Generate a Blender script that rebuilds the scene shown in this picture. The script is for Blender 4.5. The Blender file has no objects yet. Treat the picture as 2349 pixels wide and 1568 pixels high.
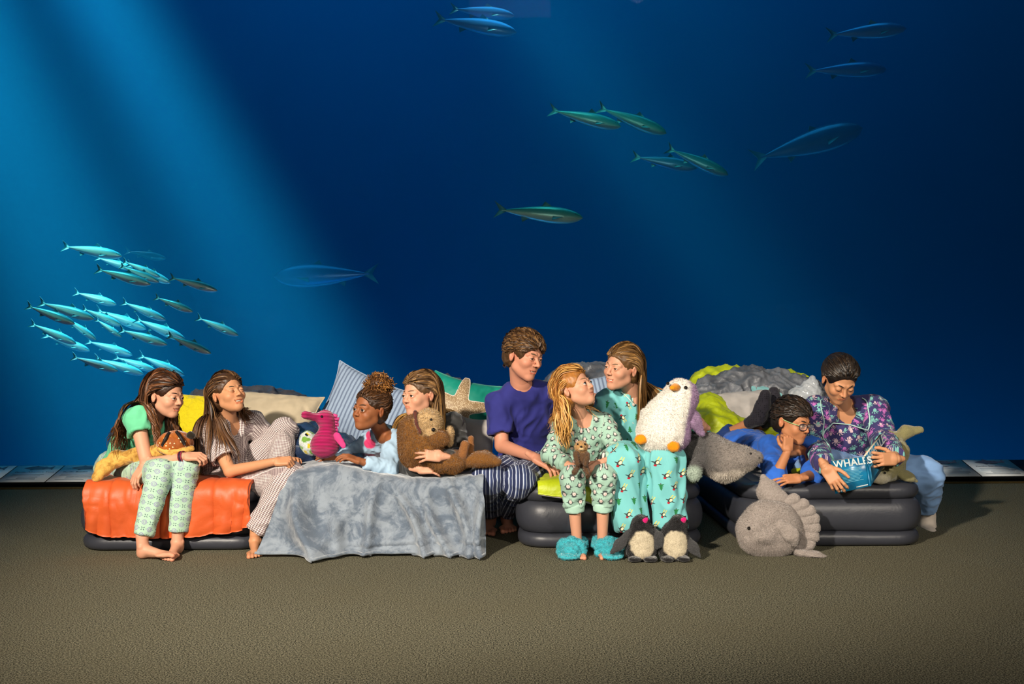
# Family sleepover in front of a large aquarium window
import bpy, math, random
import numpy as np
from mathutils import Vector, Matrix

scene = bpy.context.scene
C = scene.collection
A = np.array
PI = math.pi
FW, FH, FPX = 2349.0, 1568.0, 2350.0        # frame of the photograph, focal length in pixels
CAMH = 1.013                                # lens height above the carpet
ROLL = math.radians(0.35)

# ------------------------------------------------------------------ camera
cam_d = bpy.data.cameras.new('camera'); cam = bpy.data.objects.new('camera', cam_d); C.objects.link(cam)
cam_d.sensor_width = 36.0; cam_d.lens = 36.0 * FPX / FW
cam_d.clip_start = 0.05; cam_d.clip_end = 200
cam.matrix_world = Matrix.Translation((0, 0, CAMH)) @ Matrix.Rotation(math.radians(90), 4, 'X') @ Matrix.Rotation(-ROLL, 4, 'Z')
scene.camera = cam

# ------------------------------------------------------------------ world, light, exposure
vs = scene.view_settings
vs.view_transform = 'Standard'; vs.look = 'None'; vs.gamma = 1.0; vs.exposure = 0.0
vs.use_curve_mapping = False
wd = bpy.data.worlds.new('room_darkness'); scene.world = wd; wd.use_nodes = True
wd.node_tree.nodes['Background'].inputs[0].default_value = (0.30, 0.34, 0.42, 1)
wd.node_tree.nodes['Background'].inputs[1].default_value = 0.035
scene.cycles.volume_bounces = 0
scene.cycles.max_bounces = 6
scene.cycles.diffuse_bounces = 3
scene.cycles.glossy_bounces = 3
scene.cycles.adaptive_threshold = 0.025
scene.cycles.transparent_max_bounces = 16
scene.cycles.sample_clamp_indirect = 3.0
scene.cycles.use_denoising = True

def look(o, target):
    d = Vector(target) - o.location
    o.rotation_euler = d.to_track_quat('-Z', 'Y').to_euler()

def spot(name, loc, target, watts, angle, blend, radius, col):
    l = bpy.data.lights.new(name, 'SPOT'); l.energy = watts; l.spot_size = math.radians(angle)
    l.spot_blend = blend; l.shadow_soft_size = radius; l.color = col
    o = bpy.data.objects.new(name, l); C.objects.link(o); o.location = loc; look(o, target)
    return o

def area(name, loc, target, watts, sx, sy, col, spread=180):
    l = bpy.data.lights.new(name, 'AREA'); l.energy = watts; l.shape = 'RECTANGLE'; l.size = sx; l.size_y = sy
    l.color = col; l.spread = math.radians(spread)
    o = bpy.data.objects.new(name, l); C.objects.link(o); o.location = loc; look(o, target)
    return o

# photographer's lamps: a key high on the left, a second head high on the right, a weak wide fill
spot('key_lamp', (-2.7, -0.6, 3.3), (-0.25, 5.5, 1.25), 3000, 56, 0.7, 0.14, (1.0, 0.89, 0.74))
spot('second_lamp', (3.3, 0.0, 2.7), (0.7, 5.4, 0.9), 640, 54, 0.8, 0.2, (1.0, 0.90, 0.76))
area('fill_lamp', (0.0, -1.6, 2.2), (0, 5.0, 0.6), 55, 2.4, 1.2, (1.0, 0.93, 0.82))
# lamps above the tank: narrow beams and the broad skylight over the water; added fills for fish and bottom
BEAM = (0.55, 0.95, 1.0)
spot('tank_beam_lamp', (-7.27, 10.3, 10.5), (-1.45, 10.3, 0.0), 110000, 8.5, 0.8, 0.35, BEAM)
spot('tank_wide_beam_lamp', (-8.5, 10.3, 10.5), (-3.3, 10.1, 0.0), 85000, 13, 0.9, 0.5, BEAM)
spot('tank_second_beam_lamp', (-3.7, 11.0, 10.0), (3.7, 11.0, 0.0), 20000, 10, 1.0, 0.4, BEAM)
spot('added_fish_fill', (0.4, 8.0, 6.6), (1.4, 10.2, 2.8), 520, 60, 1.0, 0.3, (0.2, 1.0, 0.85))  # unseen lamp, added to brighten the fish in mid-window
spot('added_school_fill', (-4.9, 8.0, 5.6), (-3.7, 9.7, 1.5), 1500, 34, 1.0, 0.3, (0.22, 1.0, 0.92))  # added front fill that gives the school bright near sides
area('added_bottom_fill', (0, 14.2, -1.85), (0, 15.0, 1.5), 120, 20, 0.5, (0.05, 0.62, 1.0))  # added unseen strip that lifts the dark lower water
area('tank_skylight', (-1.6, 11.4, 13.0), (-1.6, 11.4, 0), 620, 16, 6.5, (0.05, 0.62, 1.0))

def P(px, py, y):
    """point of the place that lies behind pixel (px, py) of the photograph at distance y from the lens plane"""
    dx, dy = px - FW / 2, py - FH / 2
    X = dx * math.cos(ROLL) - dy * math.sin(ROLL); Y = dx * math.sin(ROLL) + dy * math.cos(ROLL)
    return A([X / FPX * y, y, CAMH - Y / FPX * y])

# ------------------------------------------------------------------ materials (node helpers)
class E:
    """tiny expression wrapper over math nodes"""
    def __init__(s, nt, sock): s.nt, s.s = nt, sock
    def _m(s, op, *o, clamp=False):
        n = s.nt.nodes.new('ShaderNodeMath'); n.operation = op; n.use_clamp = clamp
        s.nt.links.new(s.s, n.inputs[0])
        for i, v in enumerate(o):
            if isinstance(v, E): s.nt.links.new(v.s, n.inputs[i + 1])
            else: n.inputs[i + 1].default_value = v
        return E(s.nt, n.outputs[0])
    def __add__(s, o): return s._m('ADD', o)
    __radd__ = __add__
    def __sub__(s, o): return s._m('SUBTRACT', o)
    def __rsub__(s, o): return (s * -1.0) + o
    def __mul__(s, o): return s._m('MULTIPLY', o)
    __rmul__ = __mul__
    def __truediv__(s, o): return s._m('DIVIDE', o)
    def abs(s): return s._m('ABSOLUTE')
    def fract(s): return s._m('FRACT')
    def floor(s): return s._m('FLOOR')
    def sin(s): return s._m('SINE')
    def cos(s): return s._m('COSINE')
    def sqrt(s): return s._m('SQRT')
    def mod(s, o): return s._m('FLOORED_MODULO', o)
    def min(s, o): return s._m('MINIMUM', o)
    def max(s, o): return s._m('MAXIMUM', o)
    def lt(s, o): return s._m('LESS_THAN', o)
    def gt(s, o): return s._m('GREATER_THAN', o)
    def atan2(s, o): return s._m('ARCTAN2', o)
    def step(s, a, b):
        n = s.nt.nodes.new('ShaderNodeMapRange'); n.interpolation_type = 'SMOOTHSTEP'
        s.nt.links.new(s.s, n.inputs[0]); n.inputs[1].default_value = a; n.inputs[2].default_value = b
        return E(s.nt, n.outputs[0])

class Mat:
    def __init__(s, name, rough=0.8, spec=0.3, sheen=0.0, metal=0.0):
        s.m = bpy.data.materials.new(name); s.m.use_nodes = True
        s.nt = s.m.node_tree; s.b = s.nt.nodes['Principled BSDF']
        s.b.inputs['Roughness'].default_value = rough
        s.b.inputs['Specular IOR Level'].default_value = spec
        s.b.inputs['Metallic'].default_value = metal
        if sheen:
            s.b.inputs['Sheen Weight'].default_value = sheen; s.b.inputs['Sheen Roughness'].default_value = 0.4
        s.col = None
    def node(s, t, **kw):
        n = s.nt.nodes.new('ShaderNode' + t)
        for k, v in kw.items(): setattr(n, k, v)
        return n
    def link(s, a, b): s.nt.links.new(a.s if isinstance(a, E) else a, b)
    def rgb(s, c):
        n = s.node('RGB'); n.outputs[0].default_value = (*c, 1); return n.outputs[0]
    def attr(s, name='Col'):
        n = s.node('Attribute'); n.attribute_name = name; return n.outputs['Color']
    def puv(s):
        n = s.node('Attribute'); n.attribute_name = 'puv'
        x = s.node('SeparateXYZ'); s.link(n.outputs['Vector'], x.inputs[0])
        return E(s.nt, x.outputs[0]), E(s.nt, x.outputs[1])
    def coord(s, kind='Object'):
        return s.node('TexCoord').outputs[kind]
    def xyz(s, kind='Object'):
        x = s.node('SeparateXYZ'); s.link(s.coord(kind), x.inputs[0])
        return [E(s.nt, o) for o in x.outputs]
    def vec(s, a, b, c=0.0):
        n = s.node('CombineXYZ')
        for i, v in enumerate((a, b, c)):
            if isinstance(v, E): s.link(v, n.inputs[i])
            else: n.inputs[i].default_value = v
        return n.outputs[0]
    def noise(s, scale, detail=3.0, rough=0.55, vec=None, kind='Object', dist=0.0):
        n = s.node('TexNoise'); n.inputs['Scale'].default_value = scale; n.inputs['Detail'].default_value = detail
        n.inputs['Roughness'].default_value = rough; n.inputs['Distortion'].default_value = dist
        s.link(vec if vec is not None else s.coord(kind), n.inputs['Vector'])
        return E(s.nt, n.outputs[0])
    def vor(s, scale, vec=None, kind='Object', rnd=1.0):
        n = s.node('TexVoronoi'); n.inputs['Scale'].default_value = scale; n.inputs['Randomness'].default_value = rnd
        s.link(vec if vec is not None else s.coord(kind), n.inputs['Vector'])
        return n
    def white(s, vec):
        n = s.node('TexWhiteNoise'); n.noise_dimensions = '3D'; s.link(vec, n.inputs[0]); return n
    def mix(s, f, a, b):
        n = s.node('Mix'); n.data_type = 'RGBA'
        for v, i in ((a, 6), (b, 7)):
            if isinstance(v, (tuple, list)): n.inputs[i].default_value = (*v[:3], 1)
            else: s.link(v, n.inputs[i])
        if isinstance(f, (int, float)): n.inputs[0].default_value = f
        else: s.link(f, n.inputs[0])
        return n.outputs[2]
    def mul(s, a, fac):
        n = s.node('Mix'); n.data_type = 'RGBA'; n.blend_type = 'MULTIPLY'; n.inputs[0].default_value = 1.0
        s.link(a, n.inputs[6]); s.link(fac, n.inputs[7]); return n.outputs[2]
    def base(s, c):
        if isinstance(c, (tuple, list)): s.b.inputs['Base Color'].default_value = (*c, 1)
        else: s.link(c, s.b.inputs['Base Color'])
        s.col = c
        return s
    def rough(s, e): s.link(e, s.b.inputs['Roughness']); return s
    def bump(s, h, strength=0.3, dist=0.01):
        n = s.node('Bump'); n.inputs['Strength'].default_value = strength; n.inputs['Distance'].default_value = dist
        s.link(h, n.inputs['Height'])
        if s.b.inputs['Normal'].is_linked: s.link(s.b.inputs['Normal'].links[0].from_socket, n.inputs['Normal'])
        s.link(n.outputs[0], s.b.inputs['Normal']); return s

def srgb(r, g, b):
    f = lambda v: (v / 255 / 12.92) if v / 255 <= 0.04045 else ((v / 255 + 0.055) / 1.055) ** 2.4
    return (f(r), f(g), f(b))

# ------------------------------------------------------------------ objects
def tag(o, label=None, cat=None, group=None, kind=None):
    if label: o['label'] = label
    if cat: o['category'] = cat
    if group: o['group'] = group
    if kind: o['kind'] = kind
    return o

def thing(name, label, cat, loc=(0, 0, 0), group=None, kind=None):
    o = bpy.data.objects.new(name, None); o.empty_display_size = 0.1; C.objects.link(o)
    o.location = tuple(float(v) for v in loc)
    return tag(o, label, cat, group, kind)

class MB:
    """mesh collector: vertices, faces, colours, pattern coordinates"""
    def __init__(s): s.v, s.f, s.c, s.u, s.n = [], [], [], [], 0
    def add(s, v, faces, col=None, uv=None):
        v = np.asarray(v, float); n = len(v)
        if n == 0: return s
        s.v.append(v)
        if not isinstance(faces, (list, tuple)): faces = [faces]
        for f in faces:
            if len(f): s.f.append(np.asarray(f, np.int64) + s.n)
        if col is None: col = (1, 1, 1)
        col = np.asarray(col, float)
        s.c.append(np.broadcast_to(col[..., :3], (n, 3)))
        s.u.append(np.zeros((n, 2)) if uv is None else np.asarray(uv, float))
        s.n += n
        return s
    def xf(s, R=None, t=None):
        for i in range(len(s.v)):
            if R is not None: s.v[i] = s.v[i] @ np.asarray(R).T
            if t is not None: s.v[i] = s.v[i] + np.asarray(t)
        return s
    def merge(s, o):
        for f in o.f: s.f.append(f + s.n)
        s.v += o.v; s.c += o.c; s.u += o.u; s.n += o.n
        return s
    def arrays(s): return np.concatenate(s.v), s.f
    def data(s, name):
        v = np.concatenate(s.v) if s.v else np.zeros((0, 3))
        m = bpy.data.meshes.new(name)
        m.vertices.add(len(v)); m.vertices.foreach_set('co', v.astype(np.float32).ravel())
        loops = np.concatenate([f.ravel() for f in s.f]); sizes = np.concatenate([np.full(len(f), f.shape[1]) for f in s.f])
        m.loops.add(len(loops)); m.loops.foreach_set('vertex_index', loops.astype(np.int32))
        m.polygons.add(len(sizes)); st = np.concatenate([[0], np.cumsum(sizes)[:-1]])
        m.polygons.foreach_set('loop_start', st.astype(np.int32)); m.polygons.foreach_set('loop_total', sizes.astype(np.int32))
        m.update(calc_edges=True); m.validate()
        c = np.concatenate(s.c); a = m.attributes.new('Col', 'FLOAT_COLOR', 'POINT')
        a.data.foreach_set('color', np.concatenate([c, np.ones((len(c), 1))], 1).astype(np.float32).ravel())
        u = np.concatenate(s.u)
        if np.any(u):
            a = m.attributes.new('puv', 'FLOAT_VECTOR', 'POINT')
            a.data.foreach_set('vector', np.concatenate([u, np.zeros((len(u), 1))], 1).astype(np.float32).ravel())
        return m
    def build(s, name, mat, parent=None, smooth=True):
        """link as ONE mesh object; vertices are given in world space"""
        q, off = parent, A([0.0, 0, 0])
        while q is not None: off = off + A(q.location); q = q.parent
        s.xf(t=-off)
        m = s.data(name)
        if smooth: m.polygons.foreach_set('use_smooth', np.ones(len(m.polygons), bool))
        m.materials.append(mat.m if isinstance(mat, Mat) else mat)
        o = bpy.data.objects.new(name, m); C.objects.link(o)
        if parent is not None: o.parent = parent
        return o

# ------------------------------------------------------------------ noise
_rs = np.random.RandomState(7)
_perm = np.concatenate([_rs.permutation(256)] * 3)
_grad = _rs.normal(size=(256, 3)); _grad /= np.linalg.norm(_grad, axis=1)[:, None]
def perlin(p, seed=0):
    p = np.asarray(p, float) + seed * 17.31
    i = np.floor(p).astype(int); f = p - i; i &= 255
    w = f * f * f * (f * (f * 6 - 15) + 10)
    out = 0
    for dx in (0, 1):
        for dy in (0, 1):
            for dz in (0, 1):
                h = _perm[_perm[_perm[(i[..., 0] + dx) & 255] + ((i[..., 1] + dy) & 255)] + ((i[..., 2] + dz) & 255)]
                g = _grad[h]
                d = g[..., 0] * (f[..., 0] - dx) + g[..., 1] * (f[..., 1] - dy) + g[..., 2] * (f[..., 2] - dz)
                wt = (w[..., 0] if dx else 1 - w[..., 0]) * (w[..., 1] if dy else 1 - w[..., 1]) * (w[..., 2] if dz else 1 - w[..., 2])
                out = out + d * wt
    return out * 1.6
def fbm(p, oct=3, seed=0):
    p = np.asarray(p, float); s, a = 0, 1.0
    for k in range(oct): s = s + a * perlin(p * 2 ** k, seed + k); a *= 0.5
    return s
def ridge(p, oct=3, seed=0):
    p = np.asarray(p, float); s, a = 0, 1.0
    for k in range(oct): s = s + a * (1 - 2 * np.abs(perlin(p * 1.9 ** k, seed + k))); a *= 0.5
    return s

# ------------------------------------------------------------------ signed distance shapes
def nrm(v): v = np.asarray(v, float); return v / (np.linalg.norm(v) + 1e-12)
def smin(a, b, k):
    if k <= 0: return np.minimum(a, b)
    h = np.maximum(k - np.abs(a - b), 0) / k
    return np.minimum(a, b) - h * h * k * 0.25
def rotm(axis, deg):
    return A(Matrix.Rotation(math.radians(deg), 3, axis))
def frame(yv, zv):
    """columns x, y, z with y along yv and z as near zv as can be"""
    y = nrm(yv); x = nrm(np.cross(y, zv)); z = np.cross(x, y)
    return np.stack([x, y, z], 1)

class Shape:
    def __init__(s): s.ops = []
    def op(s, f, lo, hi, k, op, col):
        s.ops.append((f, np.asarray(lo, float), np.asarray(hi, float), k, op, None if col is None else np.asarray(col, float))); return s
    def cone(s, a, b, ra, rb=None, k=0.01, op='u', col=None, flat=None, cut=False, cut0=False):
        """tapered round limb from a to b; flat=(direction, factor) squashes it; cut ends it flat at b"""
        a, b = np.asarray(a, float), np.asarray(b, float); rb = ra if rb is None else rb
        if flat is not None: n, q = nrm(flat[0]), flat[1]; g = 1 / q - 1
        def T(v): return v if flat is None else v + g * (v @ n) * n
        a2, b2 = T(a), T(b); ab = b2 - a2; L2 = ab @ ab + 1e-12
        ax = nrm(b - a)
        def f(x, y, z):
            X, Y, Z = x, y, z
            if flat is not None:
                d = (x * n[0] + y * n[1] + z * n[2]) * g; X, Y, Z = x + d * n[0], y + d * n[1], z + d * n[2]
            px, py, pz = X - a2[0], Y - a2[1], Z - a2[2]
            t = np.clip((px * ab[0] + py * ab[1] + pz * ab[2]) / L2, 0, 1)
            d = np.sqrt((px - t * ab[0]) ** 2 + (py - t * ab[1]) ** 2 + (pz - t * ab[2]) ** 2) - (ra + (rb - ra) * t)
            if flat is not None: d = d * (0.35 + 0.65 * q)
            if cut: d = np.maximum(d, (x - b[0]) * ax[0] + (y - b[1]) * ax[1] + (z - b[2]) * ax[2])
            if cut0: d = np.maximum(d, -((x - a[0]) * ax[0] + (y - a[1]) * ax[1] + (z - a[2]) * ax[2]))
            return d
        return s.op(f, np.minimum(a - ra, b - rb), np.maximum(a + ra, b + rb), k, op, col)
    def chain(s, pts, rad, k=0.01, op='u', col=None, flat=None):
        for i in range(len(pts) - 1): s.cone(pts[i], pts[i + 1], rad[i], rad[i + 1], k, op, col, flat)
        return s
    def ell(s, c, r, k=0.01, op='u', col=None, R=None):
        c, r = np.asarray(c, float), np.broadcast_to(np.asarray(r, float), (3,)); m = r.min()
        def f(x, y, z):
            px, py, pz = x - c[0], y - c[1], z - c[2]
            if R is not None:
                px, py, pz = (px * R[0, 0] + py * R[1, 0] + pz * R[2, 0], px * R[0, 1] + py * R[1, 1] + pz * R[2, 1],
                              px * R[0, 2] + py * R[1, 2] + pz * R[2, 2])
            k0 = np.sqrt((px / r[0]) ** 2 + (py / r[1]) ** 2 + (pz / r[2]) ** 2)
            k1 = np.sqrt((px / r[0] ** 2) ** 2 + (py / r[1] ** 2) ** 2 + (pz / r[2] ** 2) ** 2)
            return np.where(k1 < 1e-6, -m, k0 * (k0 - 1) / (k1 + 1e-9))
        e = r if R is None else np.abs(R) @ r
        return s.op(f, c - e, c + e, k, op, col)
    def box(s, c, h, r=0.0, k=0.01, op='u', col=None, R=None):
        c, h = np.asarray(c, float), np.asarray(h, float)
        def f(x, y, z):
            px, py, pz = x - c[0], y - c[1], z - c[2]
            if R is not None:
                px, py, pz = (px * R[0, 0] + py * R[1, 0] + pz * R[2, 0], px * R[0, 1] + py * R[1, 1] + pz * R[2, 1],
                              px * R[0, 2] + py * R[1, 2] + pz * R[2, 2])
            qx, qy, qz = np.abs(px) - h[0] + r, np.abs(py) - h[1] + r, np.abs(pz) - h[2] + r
            return np.sqrt(np.maximum(qx, 0) ** 2 + np.maximum(qy, 0) ** 2 + np.maximum(qz, 0) ** 2) + np.minimum(np.maximum(qx, np.maximum(qy, qz)), 0) - r
        e = h if R is None else np.abs(R) @ h
        return s.op(f, c - e, c + e, k, op, col)
    def cut(s, point, normal, k=0.0):
        """keep what lies behind the plane"""
        p, n = np.asarray(point, float), nrm(normal)
        def f(x, y, z): return (x - p[0]) * n[0] + (y - p[1]) * n[1] + (z - p[2]) * n[2]
        return s.op(f, [-99] * 3, [99] * 3, k, 'i', None)
    def grid(s, h, lo=None, hi=None):
        us = [o for o in s.ops if o[4] == 'u']
        if lo is None: lo = np.min([o[1] for o in us], 0) - 3 * h; hi = np.max([o[2] for o in us], 0) + 3 * h
        lo, hi = np.asarray(lo, float), np.asarray(hi, float)
        n = np.ceil((hi - lo) / h).astype(int) + 1
        ax = [lo[i] + h * np.arange(n[i]) for i in range(3)]
        D = np.full(n, 1.0, np.float32)
        for f, a, b, k, op, col in s.ops:
            m = k + 2.5 * h
            i0 = np.maximum(np.floor((a - m - lo) / h).astype(int), 0); i1 = np.minimum(np.ceil((b + m - lo) / h).astype(int) + 1, n)
            if np.any(i1 <= i0): continue
            sl = tuple(slice(i0[j], i1[j]) for j in range(3))
            d = f(ax[0][sl[0]][:, None, None], ax[1][sl[1]][None, :, None], ax[2][sl[2]][None, None, :])
            if op == 'u': D[sl] = smin(D[sl], d, k)
            elif op == 's': D[sl] = -smin(-D[sl], d, k)
            else: D[sl] = -smin(-D[sl], -d, k)
        return D, lo
    def at(s, p):
        p = np.asarray(p, float); D = np.full(p.shape[:-1], 1.0)
        for f, a, b, k, op, col in s.ops:
            d = f(p[..., 0], p[..., 1], p[..., 2])
            D = smin(D, d, k) if op == 'u' else (-smin(-D, d, k) if op == 's' else -smin(-D, -d, k))
        return D
    def gradient(s, p, e=0.004):
        g = np.stack([s.at(p + A(v) * e) - s.at(p - A(v) * e) for v in np.eye(3)], -1)
        return g / (np.linalg.norm(g, axis=-1, keepdims=True) + 1e-9)
    def colours(s, v, default, soft=0.003):
        num, den = np.zeros((len(v), 3)), np.zeros(len(v)) + 1e-12
        best = np.full(len(v), 9.0); rec = []
        for f, a, b, k, op, col in s.ops:
            if op != 'u': continue
            d = f(v[:, 0], v[:, 1], v[:, 2]); best = np.minimum(best, d); rec.append((d, default if col is None else col))
        for d, col in rec:
            w = np.exp(-np.clip((d - best) / soft, 0, 40)); num += w[:, None] * np.asarray(col, float); den += w
        return num / den[:, None]
    def mesh(s, h, lo=None, hi=None):
        D, o = s.grid(h, lo, hi)
        return nets(D, o, h)

def nets(D, o, h):
    """surface nets: a quad mesh of the zero level"""
    S = D < 0
    cnt = sum(S[a:S.shape[0] - 1 + a, b:S.shape[1] - 1 + b, c:S.shape[2] - 1 + c].astype(np.int8) for a in (0, 1) for b in (0, 1) for c in (0, 1))
    act = (cnt > 0) & (cnt < 8)
    I = np.argwhere(act)
    if len(I) == 0: return np.zeros((0, 3)), np.zeros((0, 4), int)
    idx = np.full(act.shape, -1, np.int64); idx[tuple(I.T)] = np.arange(len(I))
    acc, num = np.zeros((len(I), 3)), np.zeros(len(I))
    corners = [(a, b, c) for a in (0, 1) for b in (0, 1) for c in (0, 1)]
    val = {q: D[I[:, 0] + q[0], I[:, 1] + q[1], I[:, 2] + q[2]] for q in corners}
    for q in corners:
        for ax in range(3):
            if q[ax]: continue
            r = list(q); r[ax] = 1; r = tuple(r)
            va, vb = val[q], val[r]; m = (va < 0) != (vb < 0)
            t = np.where(m, va / np.where(m, va - vb, 1), 0)
            t = np.clip(t, 0, 1)
            for j in range(3): acc[:, j] += m * (q[j] + (t if j == ax else 0))
            num += m
    v = (I + acc / num[:, None]) * h + o
    quads = []
    n = np.array(D.shape)
    for ax in range(3):
        u, w = (ax + 1) % 3, (ax + 2) % 3
        sl0 = [slice(0, n[0]), slice(0, n[1]), slice(0, n[2])]; sl1 = list(sl0)
        sl0[ax] = slice(0, n[ax] - 1); sl1[ax] = slice(1, n[ax])
        A0, B0 = S[tuple(sl0)], S[tuple(sl1)]
        e = np.argwhere(A0 != B0)
        e = e[(e[:, u] > 0) & (e[:, w] > 0) & (e[:, u] < n[u] - 1) & (e[:, w] < n[w] - 1)]
        if not len(e): continue
        du, dw = np.eye(3, dtype=int)[u], np.eye(3, dtype=int)[w]
        q = np.stack([idx[tuple((e - du - dw).T)], idx[tuple((e - dw).T)], idx[tuple(e.T)], idx[tuple((e - du).T)]], 1)
        flip = ~A0[tuple(e.T)]
        q[flip] = q[flip][:, ::-1]
        quads.append(q[(q >= 0).all(1)])
    return v, np.concatenate(quads)

def vnormals(v, q):
    n = np.zeros_like(v)
    for f in (q if isinstance(q, list) else [q]):
        fn = np.cross(v[f[:, 2]] - v[f[:, 0]], v[f[:, -1]] - v[f[:, 1]])
        for j in range(f.shape[1]): np.add.at(n, f[:, j], fn)
    return n / (np.linalg.norm(n, axis=1, keepdims=True) + 1e-12)

def relax(v, q, it=1, lam=0.5):
    for _ in range(it):
        s, c = np.zeros_like(v), np.zeros(len(v))
        for j in range(q.shape[1]):
            np.add.at(s, q[:, j], v[q[:, (j + 1) % q.shape[1]]]); np.add.at(c, q[:, j], 1)
        v = v + lam * (s / np.maximum(c, 1)[:, None] - v)
    return v

def gridfaces(nu, nv, wrap_u=False, wrap_v=False):
    i = np.arange(nu if wrap_u else nu - 1)[:, None]; j = np.arange(nv if wrap_v else nv - 1)[None, :]
    a = i * nv + j; b = ((i + 1) % nu) * nv + j; c = ((i + 1) % nu) * nv + (j + 1) % nv; d = i * nv + (j + 1) % nv
    return np.stack([a + 0 * b, b + 0 * a, c, d], -1).reshape(-1, 4)

def tubes(mb, paths, radii, sides=4, cols=None, flat=1.0, ref=None, cap=False):
    """many tubes at once: paths (S, n, 3), radii (n,) or (S, n), colours (S, 3) or (S, n, 3)"""
    paths = np.asarray(paths, float)
    if paths.ndim == 2: paths = paths[None]
    S, n, _ = paths.shape
    radii = np.broadcast_to(np.asarray(radii, float), (S, n))
    t = np.gradient(paths, axis=1); t /= np.linalg.norm(t, axis=2, keepdims=True) + 1e-9
    ref = A([0.31, 0.87, 0.39]) if ref is None else np.asarray(ref, float)
    x = np.cross(t, np.broadcast_to(ref, t.shape)); x /= np.linalg.norm(x, axis=2, keepdims=True) + 1e-9
    y = np.cross(t, x)
    a = np.arange(sides) * 2 * PI / sides
    ring = x[:, :, None, :] * np.cos(a)[None, None, :, None] + flat * y[:, :, None, :] * np.sin(a)[None, None, :, None]
    v = paths[:, :, None, :] + ring * radii[:, :, None, None]
    base = gridfaces(n, sides, False, True)
    f = (base[None] + (np.arange(S) * n * sides)[:, None, None]).reshape(-1, 4)
    if cols is None: col = (1, 1, 1)
    else:
        cols = np.asarray(cols, float)
        if cols.ndim == 1: cols = np.broadcast_to(cols, (S, 3))
        if cols.ndim == 2: cols = np.broadcast_to(cols[:, None], (S, n, 3))
        col = np.repeat(cols.reshape(-1, 3), sides, 0)
    fs = [f]
    if cap:
        k = (np.arange(S) * n * sides)[:, None]
        fs += [k + np.arange(sides)[None, ::-1], k + (n - 1) * sides + np.arange(sides)[None]]
    mb.add(v.reshape(-1, 3), fs, col)
    return mb

def lathe(mb, prof, sides=16, R=None, t=(0, 0, 0), col=None):
    """profile [(radius, height)] turned about z, moved by R and t"""
    prof = np.asarray(prof, float); a = np.arange(sides) * 2 * PI / sides
    v = np.stack([prof[:, 0, None] * np.cos(a), prof[:, 0, None] * np.sin(a), prof[:, 1, None] + 0 * a], -1).reshape(-1, 3)
    if R is not None: v = v @ np.asarray(R).T
    n = len(prof)
    mb.add(v + np.asarray(t), [gridfaces(n, sides, False, True)[:, ::-1], np.arange(sides)[None, ::-1] * 1, (n - 1) * sides + np.arange(sides)[None]], col)
    return mb

def boxm(mb, lo, hi, col=None, R=None, t=None):
    lo, hi = np.asarray(lo, float), np.asarray(hi, float)
    v = A([[(lo, hi)[i][0], (lo, hi)[j][1], (lo, hi)[k][2]] for i in (0, 1) for j in (0, 1) for k in (0, 1)])
    if R is not None: v = v @ np.asarray(R).T
    if t is not None: v = v + np.asarray(t)
    mb.add(v, A([[0, 1, 3, 2], [4, 6, 7, 5], [0, 4, 5, 1], [2, 3, 7, 6], [0, 2, 6, 4], [1, 5, 7, 3]]), col)
    return mb

def catmull(pts, n):
    """smooth curve through the points, n samples"""
    p = np.asarray(pts, float); p = np.concatenate([2 * p[:1] - p[1:2], p, 2 * p[-1:] - p[-2:-1]])
    u = np.linspace(0, len(p) - 3 - 1e-9, n); i = u.astype(int); f = (u - i)[:, None]
    a, b, c, d = p[i], p[i + 1], p[i + 2], p[i + 3]
    return 0.5 * (2 * b + (c - a) * f + (2 * a - 5 * b + 4 * c - d) * f ** 2 + (3 * b - a - 3 * c + d) * f ** 3)

def fur(mb, v, q, count, length, width, cols, seed=1, lay=(0, 0, -0.3), jitter=0.22):
    """short pile as thin triangles standing on a surface"""
    rs = np.random.RandomState(seed); n = vnormals(v, q)
    a = np.linalg.norm(np.cross(v[q[:, 2]] - v[q[:, 0]], v[q[:, 3]] - v[q[:, 1]]), axis=1)
    fi = rs.choice(len(q), count, p=a / a.sum()); w = rs.dirichlet([1, 1, 1, 1], count)
    f = q[fi]; p = (v[f] * w[..., None]).sum(1); nn = (n[f] * w[..., None]).sum(1)
    d = nn + A(lay) + rs.normal(0, jitter, (count, 3)); d /= np.linalg.norm(d, axis=1)[:, None]
    side = np.cross(d, rs.normal(size=(count, 3))); side /= np.linalg.norm(side, axis=1)[:, None]
    L = length * rs.uniform(0.6, 1.25, count)[:, None]
    base = p - nn * width
    pts = np.stack([base - side * width * 0.5, base + side * width * 0.5, base + d * L], 1).reshape(-1, 3)
    c = cols[f[:, 0]] if np.ndim(cols) == 2 else np.broadcast_to(cols, (count, 3))
    c = np.repeat(c * rs.uniform(0.82, 1.12, (count, 1)), 3, 0)
    mb.add(pts, np.arange(count * 3).reshape(-1, 3), c)
    return mb
# ================================================================== setting
m_carpet = Mat('carpet', 0.95, 0.1)
_n1 = m_carpet.noise(185, 2, 0.75); _n2 = m_carpet.noise(1.2, 3); _n3 = m_carpet.noise(130, 2, 0.6)
_c = m_carpet.mix(_n1.step(0.43, 0.59), srgb(41, 41, 34), srgb(142, 137, 115))
_c = m_carpet.mix(_n3.step(0.55, 0.70) * 0.6, _c, srgb(70, 76, 62))
_c = m_carpet.mix(_n2.step(0.35, 0.7) * 0.3, _c, srgb(96, 90, 70))
m_carpet.base(_c).bump(_n1, 0.5, 0.004)
fl = MB().add([[-9, -3, 0], [9, -3, 0], [9, 7.235, 0], [-9, 7.235, 0]], A([[0, 1, 2, 3]])).build('floor', m_carpet, smooth=False)
tag(fl, 'speckled olive brown carpet floor in front of the tank', kind='structure')

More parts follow.
